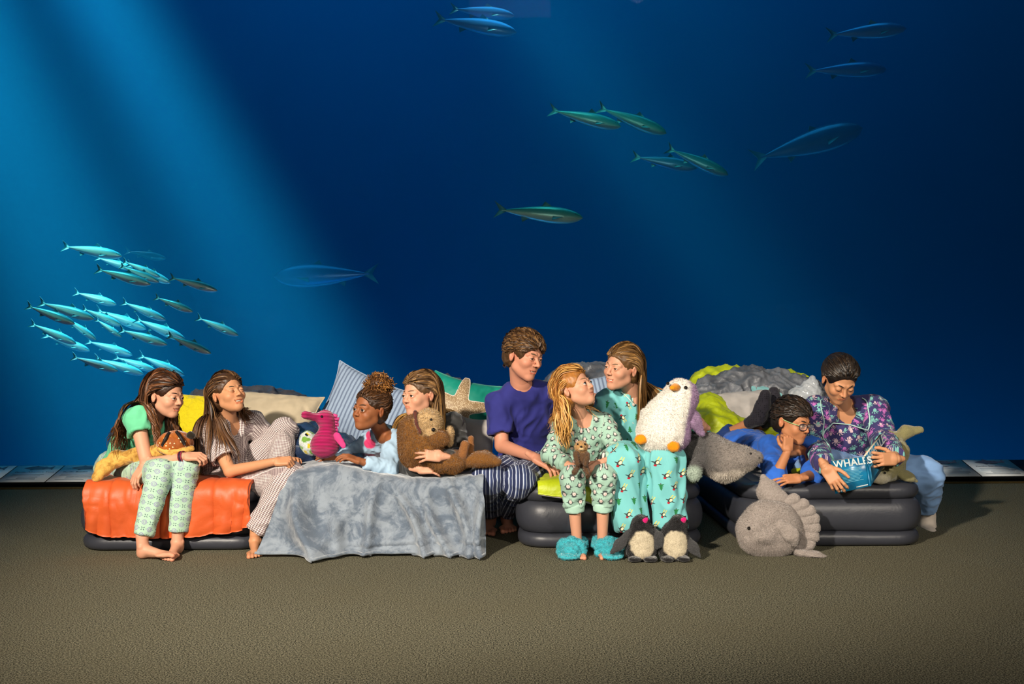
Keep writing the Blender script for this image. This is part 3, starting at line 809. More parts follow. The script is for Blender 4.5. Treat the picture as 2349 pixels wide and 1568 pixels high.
def hand_mesh(L, curl, mirror, skin, spread=1.0, thumb=(0.0, 20), res=0.0027, stub=0.0):
    """local hand: y to the fingertips, z the back of the hand, x to the thumb (mirrored for the other hand)"""
    S = Shape(); V = lambda *p: A(p) * L
    S.box(V(0, 0.28, 0), V(0.195, 0.25, 0.070), 0.06 * L, k=0.02 * L)
    S.ell(V(0.115, 0.17, -0.035), V(0.085, 0.155, 0.065), k=0.04 * L)
    S.ell(V(-0.11, 0.20, -0.03), V(0.075, 0.16, 0.06), k=0.04 * L)
    S.cone(V(0, -0.22 - stub, 0), V(0, 0.07, 0), 0.085 * L, 0.156 * L, k=0.06 * L, flat=((0, 0, 1), 0.86))
    bx, by = [0.150, 0.052, -0.048, -0.142], [0.50, 0.53, 0.515, 0.475]; fl = [0.42, 0.47, 0.43, 0.34]; fr = [0.047, 0.049, 0.046, 0.040]
    sp = [9, 2, -5, -13]
    tips = []
    for i in range(4):
        cu = curl[i] if np.ndim(curl[0]) else curl
        p = V(bx[i], by[i], 0.008); ang = 0; yaw = math.radians(sp[i] * spread); r = fr[i] * L
        pts = [p - V(0, 0.06, 0), p]
        for k, ln in enumerate((0.46, 0.30, 0.24)):
            ang += math.radians(cu[k]); d = A([math.sin(yaw) * math.cos(ang), math.cos(yaw) * math.cos(ang), -math.sin(ang)])
            p = p + d * fl[i] * L * ln; pts.append(p)
        S.chain(pts, [r * 1.05, r * 1.05, r, r * 0.93, r * 0.78], k=0.018 * L)
        tips.append((p, d))
    fold, out = thumb
    a0 = math.radians(48 - out); d1 = A([math.sin(a0), math.cos(a0), -0.25 - fold]); d1 = nrm(d1)
    d2 = nrm(d1 + A([-0.35 - 0.5 * fold, 0.25, -0.10 - 0.4 * fold])); d3 = nrm(d2 + A([-0.25 - 0.4 * fold, 0.2, -0.1]))
    p0 = V(0.12, 0.10, -0.025); p1 = p0 + d1 * 0.24 * L; p2 = p1 + d2 * 0.19 * L; p3 = p2 + d3 * 0.14 * L
    S.chain([p0, p1, p2, p3], [0.075 * L, 0.057 * L, 0.052 * L, 0.040 * L], k=0.02 * L)
    v, q = S.mesh(res)
    c = np.broadcast_to(A(skin), (len(v), 3)).copy()
    for p, d in tips + [(p3, d3)]:
        dd = np.linalg.norm(v - p, axis=1); w = np.clip(1.3 - dd / (0.10 * L), 0, 1)[:, None] * 0.35
        c = c * (1 - w) + w * c * A([1.15, 0.80, 0.76])
    k = np.clip(1 - np.abs(v[:, 1] - 0.52 * L) / (0.06 * L), 0, 1)[:, None] * (v[:, 2:3] > 0) * 0.2
    c = c * (1 - k) + k * c * A([1.1, 0.8, 0.75])
    if mirror: v = v * A([-1, 1, 1]); q = q[:, ::-1]
    return MB().add(v, q, c)

FIST = (75, 90, 60); RELAX = (22, 28, 18); GRIP = (45, 55, 35); FLAT = (8, 10, 6)

def place(mb, R, t): return mb.xf(R, t)

def foot_mesh(L, skin, mirror=False, toes=True, res=0.003):
    """local foot: heel back at the origin on the ground, y to the toes"""
    S = Shape(); V = lambda *p: A(p) * L
    S.ell(V(0, 0.13, 0.115), V(0.125, 0.135, 0.115)); S.cone(V(0, 0.17, 0.19), V(0.005, 0.62, 0.075), 0.125 * L, 0.075 * L, k=0.05 * L, flat=None)
    S.ell(V(0.0, 0.64, 0.065), V(0.195, 0.17, 0.065), k=0.06 * L); S.ell(V(-0.06, 0.40, 0.055), V(0.10, 0.26, 0.055), k=0.05 * L)
    S.cone(V(0, 0.15, 0.20), V(0, 0.14, 0.52), 0.135 * L, 0.125 * L, k=0.05 * L)
    for s in (-1, 1): S.ell(V(s * 0.12, 0.16, 0.27), V(0.035, 0.05, 0.05), k=0.03 * L)
    if toes:
        tx = [0.125, 0.045, -0.03, -0.095, -0.15]; ty = [0.98, 0.97, 0.93, 0.88, 0.81]; tr = [0.055, 0.040, 0.037, 0.034, 0.034]
        for i in range(5):
            S.chain([V(tx[i] * 0.95, ty[i] - 0.26, 0.065), V(tx[i], ty[i] - 0.10, 0.065), V(tx[i], ty[i] - 0.03, 0.042)], [tr[i] * L, tr[i] * L * 0.92, tr[i] * L], k=0.016 * L)
    else: S.cone(V(0.03, 0.62, 0.075), V(0.05, 0.88, 0.065), 0.13 * L, 0.10 * L, k=0.06 * L, flat=((0, 0, 1), 0.62))
    S.cut((0, 0, 0.0), (0, 0, -1), 0.01 * L)
    v, q = S.mesh(res, A([-0.3 * L, -0.1 * L, -0.02]), A([0.3 * L, 1.12 * L, 0.56 * L]))
    c = np.broadcast_to(A(skin), (len(v), 3)).copy()
    w = np.clip((v[:, 1] / L - 0.78) / 0.2, 0, 1)[:, None] * 0.4; c = c * (1 - w) + w * c * A([1.15, 0.78, 0.74])
    w = np.clip(1 - v[:, 1] / L / 0.2, 0, 1)[:, None] * 0.3; c = c * (1 - w) + w * c * A([1.15, 0.78, 0.72])
    if mirror: v = v * A([-1, 1, 1]); q = q[:, ::-1]
    return MB().add(v, q, c)

# ------------------------------------------------------------------ torso, limbs, clothes
def torso_frame(J):
    up = nrm(J['neck'] - J['pelvis']); side = J['sha'] - J['shb']; side = nrm(side - (side @ up) * up)
    return side, nrm(np.cross(up, side)), up
def add_torso(S, J, s, t=0.0, col=None, hem=None, bulk=1.0, k=0.04):
    side, front, up = torso_frame(J); pe, ne = J['pelvis'], J['neck']; ch = J.get('chest', pe + 0.62 * (ne - pe))
    fl = (front, 0.66)
    S.cone(pe, pe + 0.45 * (ch - pe), 0.150 * s * bulk + t, 0.128 * s * bulk + t, k=k, col=col, flat=fl)
    S.cone(pe + 0.45 * (ch - pe), ch, 0.128 * s * bulk + t, 0.146 * s * bulk + t, k=k, col=col, flat=fl)
    S.cone(ch, ne - 0.05 * s * up, 0.146 * s * bulk + t, 0.075 * s + t, k=k, col=col, flat=fl)
    for a in ('sha', 'shb'): S.cone(ne - 0.045 * s * up, J[a], 0.050 * s + t, 0.052 * s + t, k=0.05 * s, col=col)
def add_arm(S, J, w, s, t=0.0, col=None, k=0.03):
    S.cone(J['sh' + w], J['el' + w], 0.050 * s + t, 0.037 * s + t, k=k, col=col); S.cone(J['el' + w], J['wr' + w], 0.038 * s + t, 0.0245 * s + t, k=0.012, col=col)
def add_leg(S, J, w, s, t=0.0, col=None, k=0.03):
    S.cone(J['hip' + w], J['kn' + w], 0.082 * s + t, 0.054 * s + t, k=k, col=col); S.cone(J['kn' + w], J['an' + w], 0.054 * s + t, 0.034 * s + t, k=0.02, col=col)
    kn, an, hp = J['kn' + w], J['an' + w], J['hip' + w]; ax = nrm(an - kn)
    back = (hp - kn) - ((hp - kn) @ ax) * ax
    if np.linalg.norm(back) > 0.02: S.ell(kn + 0.3 * (an - kn) + 0.016 * s * nrm(back), [0.046 * s + t] * 3, k=0.03, col=col)

def limb_uv(v, limbs):
    """pattern coordinates: round the limb and along it"""
    best = np.full(len(v), 9.0); uv = np.zeros((len(v), 2))
    for i, (a, b, r, side) in enumerate(limbs):
        a, b = np.asarray(a, float), np.asarray(b, float); ax = nrm(b - a); L = np.linalg.norm(b - a)
        side = nrm(side - (side @ ax) * ax); dep = np.cross(side, ax)
        if dep[1] < 0: dep = -dep
        p = v - a; t = np.clip(p @ ax, 0, L * (0.8 if abs(ax[1]) > 0.45 else 1.0)); d = np.linalg.norm(p - t[:, None] * ax, axis=1) - r
        m = d < best; best[m] = d[m]
        aa, bb = p @ side, -(p @ dep); rho = np.sqrt(aa * aa + bb * bb + 0.2 * r * r); ang = np.arcsin(np.clip(aa / rho, -1, 1)) * 1.1; u_ = np.where(abs(ax[1]) > 0.45, aa * 1.2, ang * r); uv[m, 0] = u_[m] + i * 0.7 * (abs(ax[1]) <= 0.45); uv[m, 1] = (p @ ax)[m] + i * 0.43
    return uv

def wrinkle(v, q, amp, freq, seed, axis=None, sharp=1.0):
    n = vnormals(v, q); p = v * freq
    if axis is not None:
        ax = nrm(axis); p = p - 0.65 * (p @ ax)[:, None] * ax
    warp = np.stack([perlin(p * 0.5, seed + 5), perlin(p * 0.5, seed + 6), perlin(p * 0.5, seed + 7)], 1)
    d = ridge(p + 0.6 * warp, 2, seed) - 0.45
    return v + n * (amp * d)[:, None]

def cloth(S, h, name, mat, parent, limbs=None, amp=0.006, freq=11, seed=1, axis=None, col=(1, 1, 1), smooth=1, lo=None, hi=None, colours=None):
    v, q = S.mesh(h, lo, hi)
    if smooth: v = relax(v, q, smooth)
    uv = limb_uv(v, limbs) if limbs else None
    v = wrinkle(v, q, amp, freq, seed, axis)
    c = S.colours(v, col) if colours else col
    return MB().add(v, q, c, uv).build(name, mat, parent)

# ------------------------------------------------------------------ hair
def scalp_roots(rs, n, u, cw, e_front=22, e_side=-26, e_back=-66, out=1.02):
    pts = []
    while len(pts) < n:
        d = rs.normal(size=(n * 3, 3)); d /= np.linalg.norm(d, axis=1)[:, None]
        phi = np.degrees(np.abs(np.arctan2(d[:, 0], d[:, 1]))); el = np.degrees(np.arcsin(d[:, 2]))
        e0 = np.interp(phi, [0, 45, 75, 100, 180], [e_front, e_front - 5, -4, e_side, e_back])
        pts += list(d[el > e0])
    d = A(pts[:n])
    return (A([0, -0.012, 0.030]) + d * A([0.073 * cw, 0.093, 0.082]) * out) * u, d

def cap_shape(u, cw, th, e=0.0, low=0.0):
    """cropped skull cap that leaves face, ears and nape free"""
    S = Shape(); V = lambda *p: A(p) * u
    S.ell(V(0, -0.014, 0.030), V(0.073 * cw + th, 0.095 + th, 0.082 + th))
    S.ell(V(0, -0.045, -0.030 - low), V(0.060 * cw + th, 0.055 + th, 0.055), k=0.03 * u)
    S.ell(V(0, 0.100, -0.040 + e), V(0.086, 0.074, 0.099), k=0.012 * u, op='s')
    for s in (-1, 1): S.ell(V(s * 0.085, 0.010, -0.035), V(0.03, 0.034, 0.042), k=0.012 * u, op='s')
    S.cut(V(0, 0, -0.065 - low), A([0, 0.35, -1]), 0.01)
    return S

def strand_hair(R, t, info, collide, n, length, cols, seed=1, part=0.0, wave=(0.004, 9), vol=(0.002, 0.014), width=0.0018, e=(22, -26, -66),
                sweep=(1.0, 0.55, 0.25), grav=0.30, npts=16, lenvar=0.2, tip=None, sides=3, guard=True, clump=0.0, face=0.055, ftop=0.02, cling=0.5, back=1.3, farcut=None, clear=None):
    """locks that start on the scalp, run off the parting and fall outside head and body"""
    rs = np.random.RandomState(seed); u = info['u']
    p, d = scalp_roots(rs, n, u, info['cw'], *e)
    G = Shape(); G.ops = list(collide.ops)
    if guard:
        G.ell(t + R @ (A([0, 0.085, -0.035]) * u), A([0.050, 0.060, 0.085]) * u, k=0.0, R=R)
    nl = d / A([0.073, 0.093, 0.082]); nl /= np.linalg.norm(nl, axis=1)[:, None]
    sx = np.where(p[:, 0] > part * u, 1.0, -1.0)
    dl = np.stack([sx * sweep[0], -sweep[1] * (1 + 1.5 * np.clip(p[:, 1] / u / 0.09, 0, 1)), -sweep[2] * np.ones(n)], 1)
    dl = dl - (dl * nl).sum(1)[:, None] * nl; dl /= np.linalg.norm(dl, axis=1)[:, None] + 1e-9
    P_ = t + p @ R.T; D_ = dl @ R.T
    Ls = length * (1 + lenvar * rs.uniform(-1, 0.6, n))
    if farcut: Ls = np.where(p[:, 0] * farcut[0] > 0.01, Ls * farcut[1], Ls)
    step = Ls / (npts - 1); marg = rs.uniform(vol[0] + 0.0055, vol[1] + 0.0055, n)
    path = [P_.copy()]
    for i in range(1, npts):
        D_ = D_ + A([0, 0, -grav]) * (step / 0.015)[:, None]; D_ /= np.linalg.norm(D_, axis=1)[:, None]
        l = (P_ - t) @ R / u
        bk = back * np.clip((l[:, 1] + 0.01) / 0.05, 0, 1) * np.clip((l[:, 2] + 0.06) / 0.05, 0, 1)
        D_ = nrm_rows(D_ + bk[:, None] * (R @ A([0, -1.0, 0])))
        Q = P_ + D_ * step[:, None]
        for _ in range(2):
            dist = G.at(Q); g = G.gradient(Q); push = np.maximum(marg - dist, 0); Q = Q + g * np.minimum(push, 0.03)[:, None]
        cl = cling if cling > 0.9 else cling * max(0.0, 1 - 2.2 * i * step.mean() / 0.2)
        if cl > 0: Q = Q - g * (np.maximum(dist - marg, 0) * cl)[:, None]
        D_ = nrm_rows(Q - P_); P_ = Q; path.append(Q.copy())
    path = np.stack(path, 1)
    T = np.linspace(0, 1, npts)[None, :]
    ph = rs.uniform(-PI, PI, (n, 1)) * (1 - clump) + 9.0 * perlin(p * 22, 3)[:, None]; fr = wave[1] * rs.uniform(0.8, 1.2, (n, 1))
    amp = wave[0] * np.clip(T * 1.6 - 0.25, 0, 1)
    tt = np.gradient(path, axis=1); tt /= np.linalg.norm(tt, axis=2, keepdims=True) + 1e-9
    s1 = np.cross(tt, A([0.2, 1.0, 0.1])); s1 /= np.linalg.norm(s1, axis=2, keepdims=True) + 1e-9; s2 = np.cross(tt, s1)
    arc = T * Ls[:, None] * 2 * PI * fr
    path = path + s1 * (amp * np.sin(arc + ph))[..., None] + s2 * (amp * 0.8 * np.cos(arc + ph))[..., None]
    lp = (path - t) @ R / u
    bad = ((lp[:, 3:, 1] > face + 0.3 * np.maximum(np.abs(lp[:, 3:, 0]) - 0.03, 0)) & (lp[:, 3:, 2] < ftop) & (lp[:, 3:, 2] > -0.16)).any(1)
    far = G.at(path); bad |= ((far > np.where(lp[..., 2] > -0.05, 0.042, 0.12)).sum(1) > 1) if cling < 0.9 else bad
    if clear: bad |= (np.linalg.norm(path - clear[0], axis=2) < clear[1]).any(1)
    path = path[~bad]; Ls = Ls[~bad]; n = len(path)
    rad = width * rs.uniform(0.7, 1.25, (n, 1)) * np.clip(1.15 - T ** 3 * 0.9, 0.15, 1) * np.clip(0.45 + T * 6, 0, 1)
    base = A(cols)[rs.randint(0, len(cols), n)] * rs.uniform(0.75, 1.2, (n, 1))
    col = np.repeat(base[:, None], npts, 1)
    if tip is not None:
        w = np.clip((T - 0.35) / 0.5, 0, 1)[..., None] * rs.uniform(0.4, 1, (n, 1, 1)); col = col * (1 - w) + w * A(tip)
    return ribbons(MB(), path, rad * 1.7, col, t, rs)
def ribbons(mb, path, rad, col, c, rs):
    """flat locks of hair that lie against the head"""
    n, m, _ = path.shape
    tt = np.gradient(path, axis=1); tt /= np.linalg.norm(tt, axis=2, keepdims=True) + 1e-9
    out = path - c; out[..., 2] *= np.where(out[..., 2] < 0, 0.0, 1.0); out /= np.linalg.norm(out, axis=2, keepdims=True) + 1e-9
    w = np.cross(tt, out); w /= np.linalg.norm(w, axis=2, keepdims=True) + 1e-9
    out = np.cross(w, tt); a = rs.normal(0, 0.45, (n, 1, 1)); w = w * np.cos(a) + out * np.sin(a)
    v = np.stack([path - w * rad[..., None], path + out * rad[..., None] * 0.35, path + w * rad[..., None]], 2)
    f = (gridfaces(m, 3)[None] + (np.arange(n) * m * 3)[:, None, None]).reshape(-1, 4)
    return mb.add(v.reshape(-1, 3), f, np.repeat(col.reshape(-1, 3), 3, 0))
def nrm_rows(v): return v / (np.linalg.norm(v, axis=1, keepdims=True) + 1e-9)

def person(label, J, s, skin, head, lip=None, hands=None, feet=None, group='people gathered on the air beds', res=0.0062):
    """an Empty with one continuous body mesh, eyes and brows; returns the root, a world-space shape for cloth and hair to rest on, and head data"""
    root = thing('person', label, 'person', (J['pelvis'][0], J['pelvis'][1], J.get('ground', 0.0)), group)
    for (w, o, L, tdir, mirror) in (feet or []): J['an' + w] = A(o) + frame(tdir, (0, 0, 1.0)) @ A([0, 0.145 * L, 0.40 * L])
    B = Shape(); add_torso(B, J, s)
    for w in 'ab':
        if 'el' + w in J: add_arm(B, J, w, s)
        if 'kn' + w in J: add_leg(B, J, w, s)
    R = head_rot(*head['rot']); t = J['head']; nk = head.get('nk', 0.050) * s
    loc = lambda p: R.T @ (p - t)
    HS, info = head_shape(head['H'], head.get('kid', 0.0), nk, loc(J['neck'] - 0.02 * nrm(J['neck'] - J['pelvis'])), smile=head.get('smile', 0.3), mopen=head.get('open', 0.0), eyes=head.get('eyes', 0.6), nose=head.get('nose', 1.0))
    B.cone(t + R @ (A([0, -0.02, -0.05]) * info['u']), J['neck'], nk * 0.9, nk * 1.0, k=0.02)
    v, q = B.mesh(res)
    mb = MB().add(v, q, np.broadcast_to(A(skin), (len(v), 3)))
    lip = lip if lip is not None else tuple(A(skin) * A([0.92, 0.56, 0.55]))
    mb.merge(place(head_mesh(HS, info, skin, lip, head.get('blush', 0.35)), R, t))
    for (w, L, fdir, dors, curl, mirror, kw) in (hands or []):
        mb.merge(place(hand_mesh(L, curl, mirror, skin, **kw), frame(fdir, dors), J['wr' + w]))
    for (w, o, L, tdir, mirror) in (feet or []):
        F = frame(tdir, (0, 0, 1.0)); mb.merge(place(foot_mesh(L, skin, mirror), F, o))
    mb.build('body', m_skin, root)
    for sgn in (-1, 1):
        place(eye_part(info, sgn, head.get('gaze', (0, 1, 0)), head.get('iris', (0.05, 0.03, 0.015)), head.get('eyes', 0.6), head.get('lash', (0.02, 0.012, 0.01))), R, t).build('eye', m_eye, root)
        place(brow_part(info, sgn, head.get('brow', (0.05, 0.03, 0.015)), head.get('browup', 0.0), head.get('browt', 1.0)), R, t).build('eyebrow', m_hair, root)
    if head.get('open', 0) > 0.1:
        w = info['w'] * info['u']; x = np.linspace(-0.82, 0.82, 9) * w
        up = catmull(info['up'], 9); T = np.stack([np.stack([x, up[:, 1] - 0.0035 * info['u'], up[:, 2] - dz * info['u'] * (1 - 0.6 * (x / w) ** 2)], 1) for dz in (-0.002, 0.0035, 0.009)], 1)
        place(MB().add(T.reshape(-1, 3), gridfaces(9, 3)), R, t).build('teeth', m_teeth, root)
    W = Shape()   # world copy of the head for hair to rest on
    u, cw = info['u'], info['cw']
    W.ell(t + R @ (A([0, -0.012, 0.030]) * u), A([0.073 * cw, 0.093, 0.082]) * u, R=R); W.ell(t + R @ (A([0, 0.030, -0.035]) * u), A([0.058 * cw, 0.057, 0.076]) * u, R=R, k=0.02)
    W.cone(t + R @ (A([0, -0.02, -0.05]) * u), J['neck'], nk, nk * 1.1, k=0.02)
    return root, B, W, R, t, info

def hair_cap(R, t, info, th, col, e=0.0, low=0.0, amp=0.002, freq=60, seed=3, h=0.0042):
    S = cap_shape(info['u'], info['cw'], th, e, low); v, q = S.mesh(h)
    n = vnormals(v, q); v = v + n * (amp * fbm(v * freq, 2, seed))[:, None]
    c = A(col) * (1 + 0.35 * fbm(v * A([130, 40, 40]), 2, seed))[:, None]
    return place(MB().add(v, q, np.clip(c, 0, 1)), R, t)
# ================================================================== fabrics
def fabric(name, col, rough=0.85, sheen=0.15, weave=420, var=0.10, bump=0.25):
    m = Mat(name, rough, 0.25, sheen); c = col
    n = m.noise(7, 3)
    m.base(m.mix(n.step(0.3, 0.7), tuple(A(col) * (1 - var)), tuple(np.clip(A(col) * (1 + var), 0, 1))))
    m.bump(m.noise(weave, 2), bump, 0.002); return m
def printed(name, base, rough=0.85, sheen=0.12):
    m = Mat(name, rough, 0.25, sheen); m.bump(m.noise(420, 2), 0.22, 0.002); m.c0 = m.rgb(base); return m

def cells(m, sx, sy, shift=0.5, seed=0.0):
    """pattern cells: local coordinates -0.5..0.5 and two random numbers per cell"""
    u, v = m.puv(); v = v / sy; row = v.floor(); u = u / sx + row * shift
    ci = u.floor(); lx, ly = u.fract() - 0.5, v.fract() - 0.5
    w = m.white(m.vec(ci + seed, row, 3.3 + seed)); x = m.node('SeparateXYZ'); m.link(w.outputs['Color'], x.inputs[0])
    return lx, ly, ci, row, [E(m.nt, o) for o in x.outputs]
def disc(x, y, cx, cy, rx, ry, soft=0.25):
    d = (((x - cx) / rx) * ((x - cx) / rx) + ((y - cy) / ry) * ((y - cy) / ry)).sqrt()
    return d.step(1 + soft * 0.5, 1 - soft * 0.5)

def m_floral():
    m = printed('floral_print', srgb(168, 200, 178)); lx, ly, ci, row, r = cells(m, 0.030, 0.030, 0.0)
    alt = ((ci + row).mod(2.0)).lt(0.5); rad = (lx * lx + ly * ly).sqrt()
    ring = (rad - 0.33).abs().step(0.07, 0.03).max((rad - 0.16).abs().step(0.06, 0.02)) * alt
    x = ((lx.abs() - ly.abs()).abs()).step(0.10, 0.04) * rad.step(0.36, 0.30) * rad.step(0.10, 0.14) * (1.0 - alt)
    dot = (((lx.abs() - 0.5) * (lx.abs() - 0.5) + ly * ly).sqrt()).step(0.09, 0.05)
    c = m.mix(ring * 0.75, m.c0, srgb(128, 104, 168)); c = m.mix(x * 0.9, c, srgb(34, 56, 74)); c = m.mix(dot * 0.8, c, srgb(56, 110, 100))
    return m.base(c)
def m_check():
    m = printed('check_print', srgb(118, 100, 104)); u, v = m.puv(); s = 0.0085
    a, b = (u / s).fract() - 0.5, (v / s).fract() - 0.5
    g = a.abs().step(0.22, 0.10) * 0.75; h = b.abs().step(0.22, 0.10) * 0.75
    c = m.mix(g.max(h), m.c0, srgb(206, 194, 190)); c = m.mix(a.abs().step(0.25, 0.15) * b.abs().step(0.25, 0.15), c, srgb(232, 224, 220))
    return m.base(c)
def m_stripe(base, pale, period, name, w=0.10, second=0.3):
    m = printed(name, base); u, v = m.puv(); a = (u / period).fract()
    s = (a - 0.25).abs().step(w, w * 0.6).max((a - 0.70).abs().step(w * 0.45, w * 0.25)) * 0.9
    wide = (a - 0.45).abs().step(0.14, 0.11) * second
    return m.base(m.mix(s, m.mix(wide, m.c0, srgb(70, 86, 130)), pale))
def m_penguins():
    m = printed('penguin_print', srgb(156, 190, 174)); lx, ly, ci, row, r = cells(m, 0.044, 0.040, 0.45)
    fl = (r[0].gt(0.35) * 2.0 - 1.0); y = ly * fl; x = lx + (r[1] - 0.5) * 0.16
    body = disc(x, y, 0, -0.02, 0.25 , 0.30); wings = disc(x, y, 0, 0.03, 0.40, 0.075, 0.4); hat = disc(x, y, 0, 0.27, 0.24, 0.10, 0.4)
    ink = body.max(wings).max(hat * r[2].gt(0.4)); bel = disc(x, y, 0.02, -0.08, 0.155, 0.19); eye = disc(x, y, 0.02, 0.05, 0.14, 0.10)
    legs = ((x.abs() - 0.09).abs()).step(0.035, 0.015) * (y + 0.38).abs().step(0.10, 0.07)
    c = m.mix(ink.max(legs) * 0.92, m.c0, srgb(46, 48, 54)); c = m.mix(bel.max(eye) * 0.95, c, srgb(226, 208, 202)); c = m.mix(disc(x, y, 0.03, -0.02, 0.05, 0.035) * 0.9, c, srgb(200, 110, 100))
    return m.base(c)
def m_skiers():
    m = printed('ski_print', srgb(116, 190, 192)); lx, ly, ci, row, r = cells(m, 0.058, 0.062, 0.5)
    t = r[0].gt(0.45); y = ly + (r[1] - 0.5) * 0.2; x = lx + (r[2] - 0.5) * 0.2
    tri = lambda y0, y1, w: ((y - y0) * (1.0 / (y1 - y0))).step(-0.02, 0.02) * (1.0 - ((y - y0) * (1.0 / (y1 - y0)) - 1.0).step(-0.02, 0.02)) * ((x.abs() - (1.0 - (y - y0) * (1.0 / (y1 - y0))) * w)).step(0.02, -0.02)
    tree = tri(-0.22, 0.02, 0.20).max(tri(-0.06, 0.15, 0.15)).max(tri(0.08, 0.28, 0.10)) * (1.0 - t)
    trunk = x.abs().step(0.035, 0.02) * (y + 0.26).abs().step(0.07, 0.05) * (1.0 - t)
    k = x * 0.86 + y * 0.5; l = y * 0.86 - x * 0.5
    body = disc(k, l, 0, 0.05, 0.14, 0.20) * t; arm = disc(k, l, 0.0, 0.08, 0.30, 0.05) * t; belly = disc(k, l, 0.03, 0.02, 0.08, 0.12) * t
    hat = disc(k, l, 0.0, 0.27, 0.09, 0.07) * t; ski = ((k.abs() - 0.07).abs()).step(0.04, 0.02) * (l + 0.20).abs().step(0.20, 0.17) * t
    c = m.mix(tree * 0.95, m.c0, srgb(26, 116, 50)); c = m.mix(trunk * 0.9, c, srgb(80, 60, 36)); c = m.mix(ski * 0.9, c, srgb(222, 204, 90))
    c = m.mix(body.max(arm) * 0.95, c, srgb(40, 34, 36)); c = m.mix(belly * 0.9, c, srgb(236, 228, 190)); c = m.mix(hat, c, srgb(176, 30, 46))
    return m.base(c)
def m_octopus():
    m = printed('octopus_print', srgb(60, 56, 104)); col = m.c0
    for k, (sx, sy, sd) in enumerate(((0.052, 0.050, 0.0), (0.034, 0.036, 9.0))):
        lx, ly, ci, row, r = cells(m, sx, sy, 0.5, sd); x = lx + (r[0] - 0.5) * 0.3; y = (ly + (r[1] - 0.5) * 0.3) * (r[2].gt(0.5) * 2.0 - 1.0)
        head = disc(x, y, 0, 0.13, 0.17, 0.20); rad = (x * x + (y - 0.02) * (y - 0.02)).sqrt(); th = x.atan2(y - 0.02)
        leg = ((th * 3.5 + (rad * 22.0).sin() * 0.5).sin().abs()).step(0.70, 0.45) * rad.step(0.40, 0.34) * (y - 0.02).lt(0.0)
        f = head.max(leg) * (r[0].gt(0.35) if k else 1.0)
        tone = m.mix(r[2].gt(0.62), srgb(128, 196, 186), srgb(196, 110, 186)); tone = m.mix(r[1].gt(0.8), tone, srgb(220, 190, 196))
        col = m.mix(f * 0.85, col, tone)
    return m.base(col)
F_FLORAL, F_CHECK, F_PENG, F_SKI, F_OCTO = m_floral(), m_check(), m_penguins(), m_skiers(), m_octopus()
F_MANP = m_stripe(srgb(36, 44, 78), srgb(190, 200, 220), 0.040, 'pyjama_stripe')
F_MINT = fabric('mint_cotton', srgb(104, 196, 150)); F_NAVY = fabric('indigo_cotton', srgb(46, 48, 122)); F_PALE = fabric('pale_blue_cotton', srgb(168, 196, 220))
F_BOY = fabric('blue_cotton', srgb(46, 100, 196)); F_JEAN = fabric('dark_denim', srgb(24, 54, 116)); F_JEANL = fabric('light_denim', srgb(124, 160, 208))
F_JACK = fabric('charcoal_jacket', srgb(52, 52, 52), 0.6, 0.3); F_SOCK = fabric('black_sock', srgb(34, 32, 38)); F_WSOCK = fabric('cream_sock', srgb(212, 200, 188))
F_PIPE = fabric('mint_piping', srgb(170, 205, 200)); F_PINK = fabric('pink_print', srgb(214, 60, 110)); F_DARKJ = fabric('dark_jeans', srgb(30, 40, 62))

def lerp(a, b, f): return a + (b - a) * f
def add_sleeve(S, J, w, f, r0, r1, r2=None, opening=0.015):
    """f up to 1 ends on the upper arm, beyond 1 on the forearm"""
    sh, el = J['sh' + w], J['el' + w]
    if f <= 1:
        e = lerp(sh, el, f); S.cone(sh, e, r0, r1, k=0.03, cut=True)
        if opening: S.cone(lerp(sh, e, 0.8), e + 0.05 * nrm(e - sh), r1 - opening, r1 - opening, k=0.002, op='s')
    else:
        wr = J['wr' + w]; e = lerp(el, wr, f - 1); S.cone(sh, el, r0, r1, k=0.03); S.cone(el, e, r1, r2, k=0.016, cut=True)
def add_pants(S, J, w, f, r0, r1, r2):
    hp, kn, an = J['hip' + w], J['kn' + w], J['an' + w]
    S.cone(hp, kn, r0, r1, k=0.035)
    if f > 0: S.cone(kn, lerp(kn, an, f), r1, r2, k=0.02, cut=True)
def limbs_of(J, s):
    X = A([1.0, 0, 0]); out = [(J['pelvis'], J['neck'], 0.12 * s, X)]
    for w in 'ab':
        if 'el' + w in J: out += [(J['sh' + w], J['el' + w], 0.05 * s, X if abs(nrm(J['el' + w] - J['sh' + w])[0]) < 0.75 else A([0, 0, 1.0])), (J['el' + w], J['wr' + w], 0.045 * s, X if abs(nrm(J['wr' + w] - J['el' + w])[0]) < 0.75 else A([0, 0, 1.0]))]
        if 'kn' + w in J: out += [(J['hip' + w], J['kn' + w], 0.075 * s, X if abs(nrm(J['kn' + w] - J['hip' + w])[0]) < 0.75 else A([0, 0, 1.0])), (J['kn' + w], J['an' + w], 0.058 * s, X)]
    return out
def shirt(J, s, t, sleeves, neck=0.058, drop=0.03, nfront=0.03, hem=0.06, bulk=1.0, flare=0.0):
    """torso and sleeves; neckline opened round the throat"""
    S = Shape(); side, front, up = torso_frame(J); add_torso(S, J, s, t, bulk=bulk)
    pe = J['pelvis']; S.cone(pe, pe - up * hem, 0.150 * s * bulk + t, 0.150 * s * bulk + t + flare, k=0.04, flat=(front, 0.68))
    S.cut(pe - up * hem, -up, 0.004)
    for w, (f, r0, r1, r2) in sleeves.items(): add_sleeve(S, J, w, f, r0, r1, r2)
    ne = J['neck']; S.cone(ne - 0.01 * up + front * nfront * 0.5, ne + 0.12 * up + front * nfront, neck * s, (neck + 0.03) * s, k=0.006, op='s')
    if drop: S.ell(ne + front * 0.10 * s - up * 0.005, A([neck * s * 0.95, 0.06 * s, drop]), k=0.005, op='s', R=np.stack([side, front, up], 1))
    return S
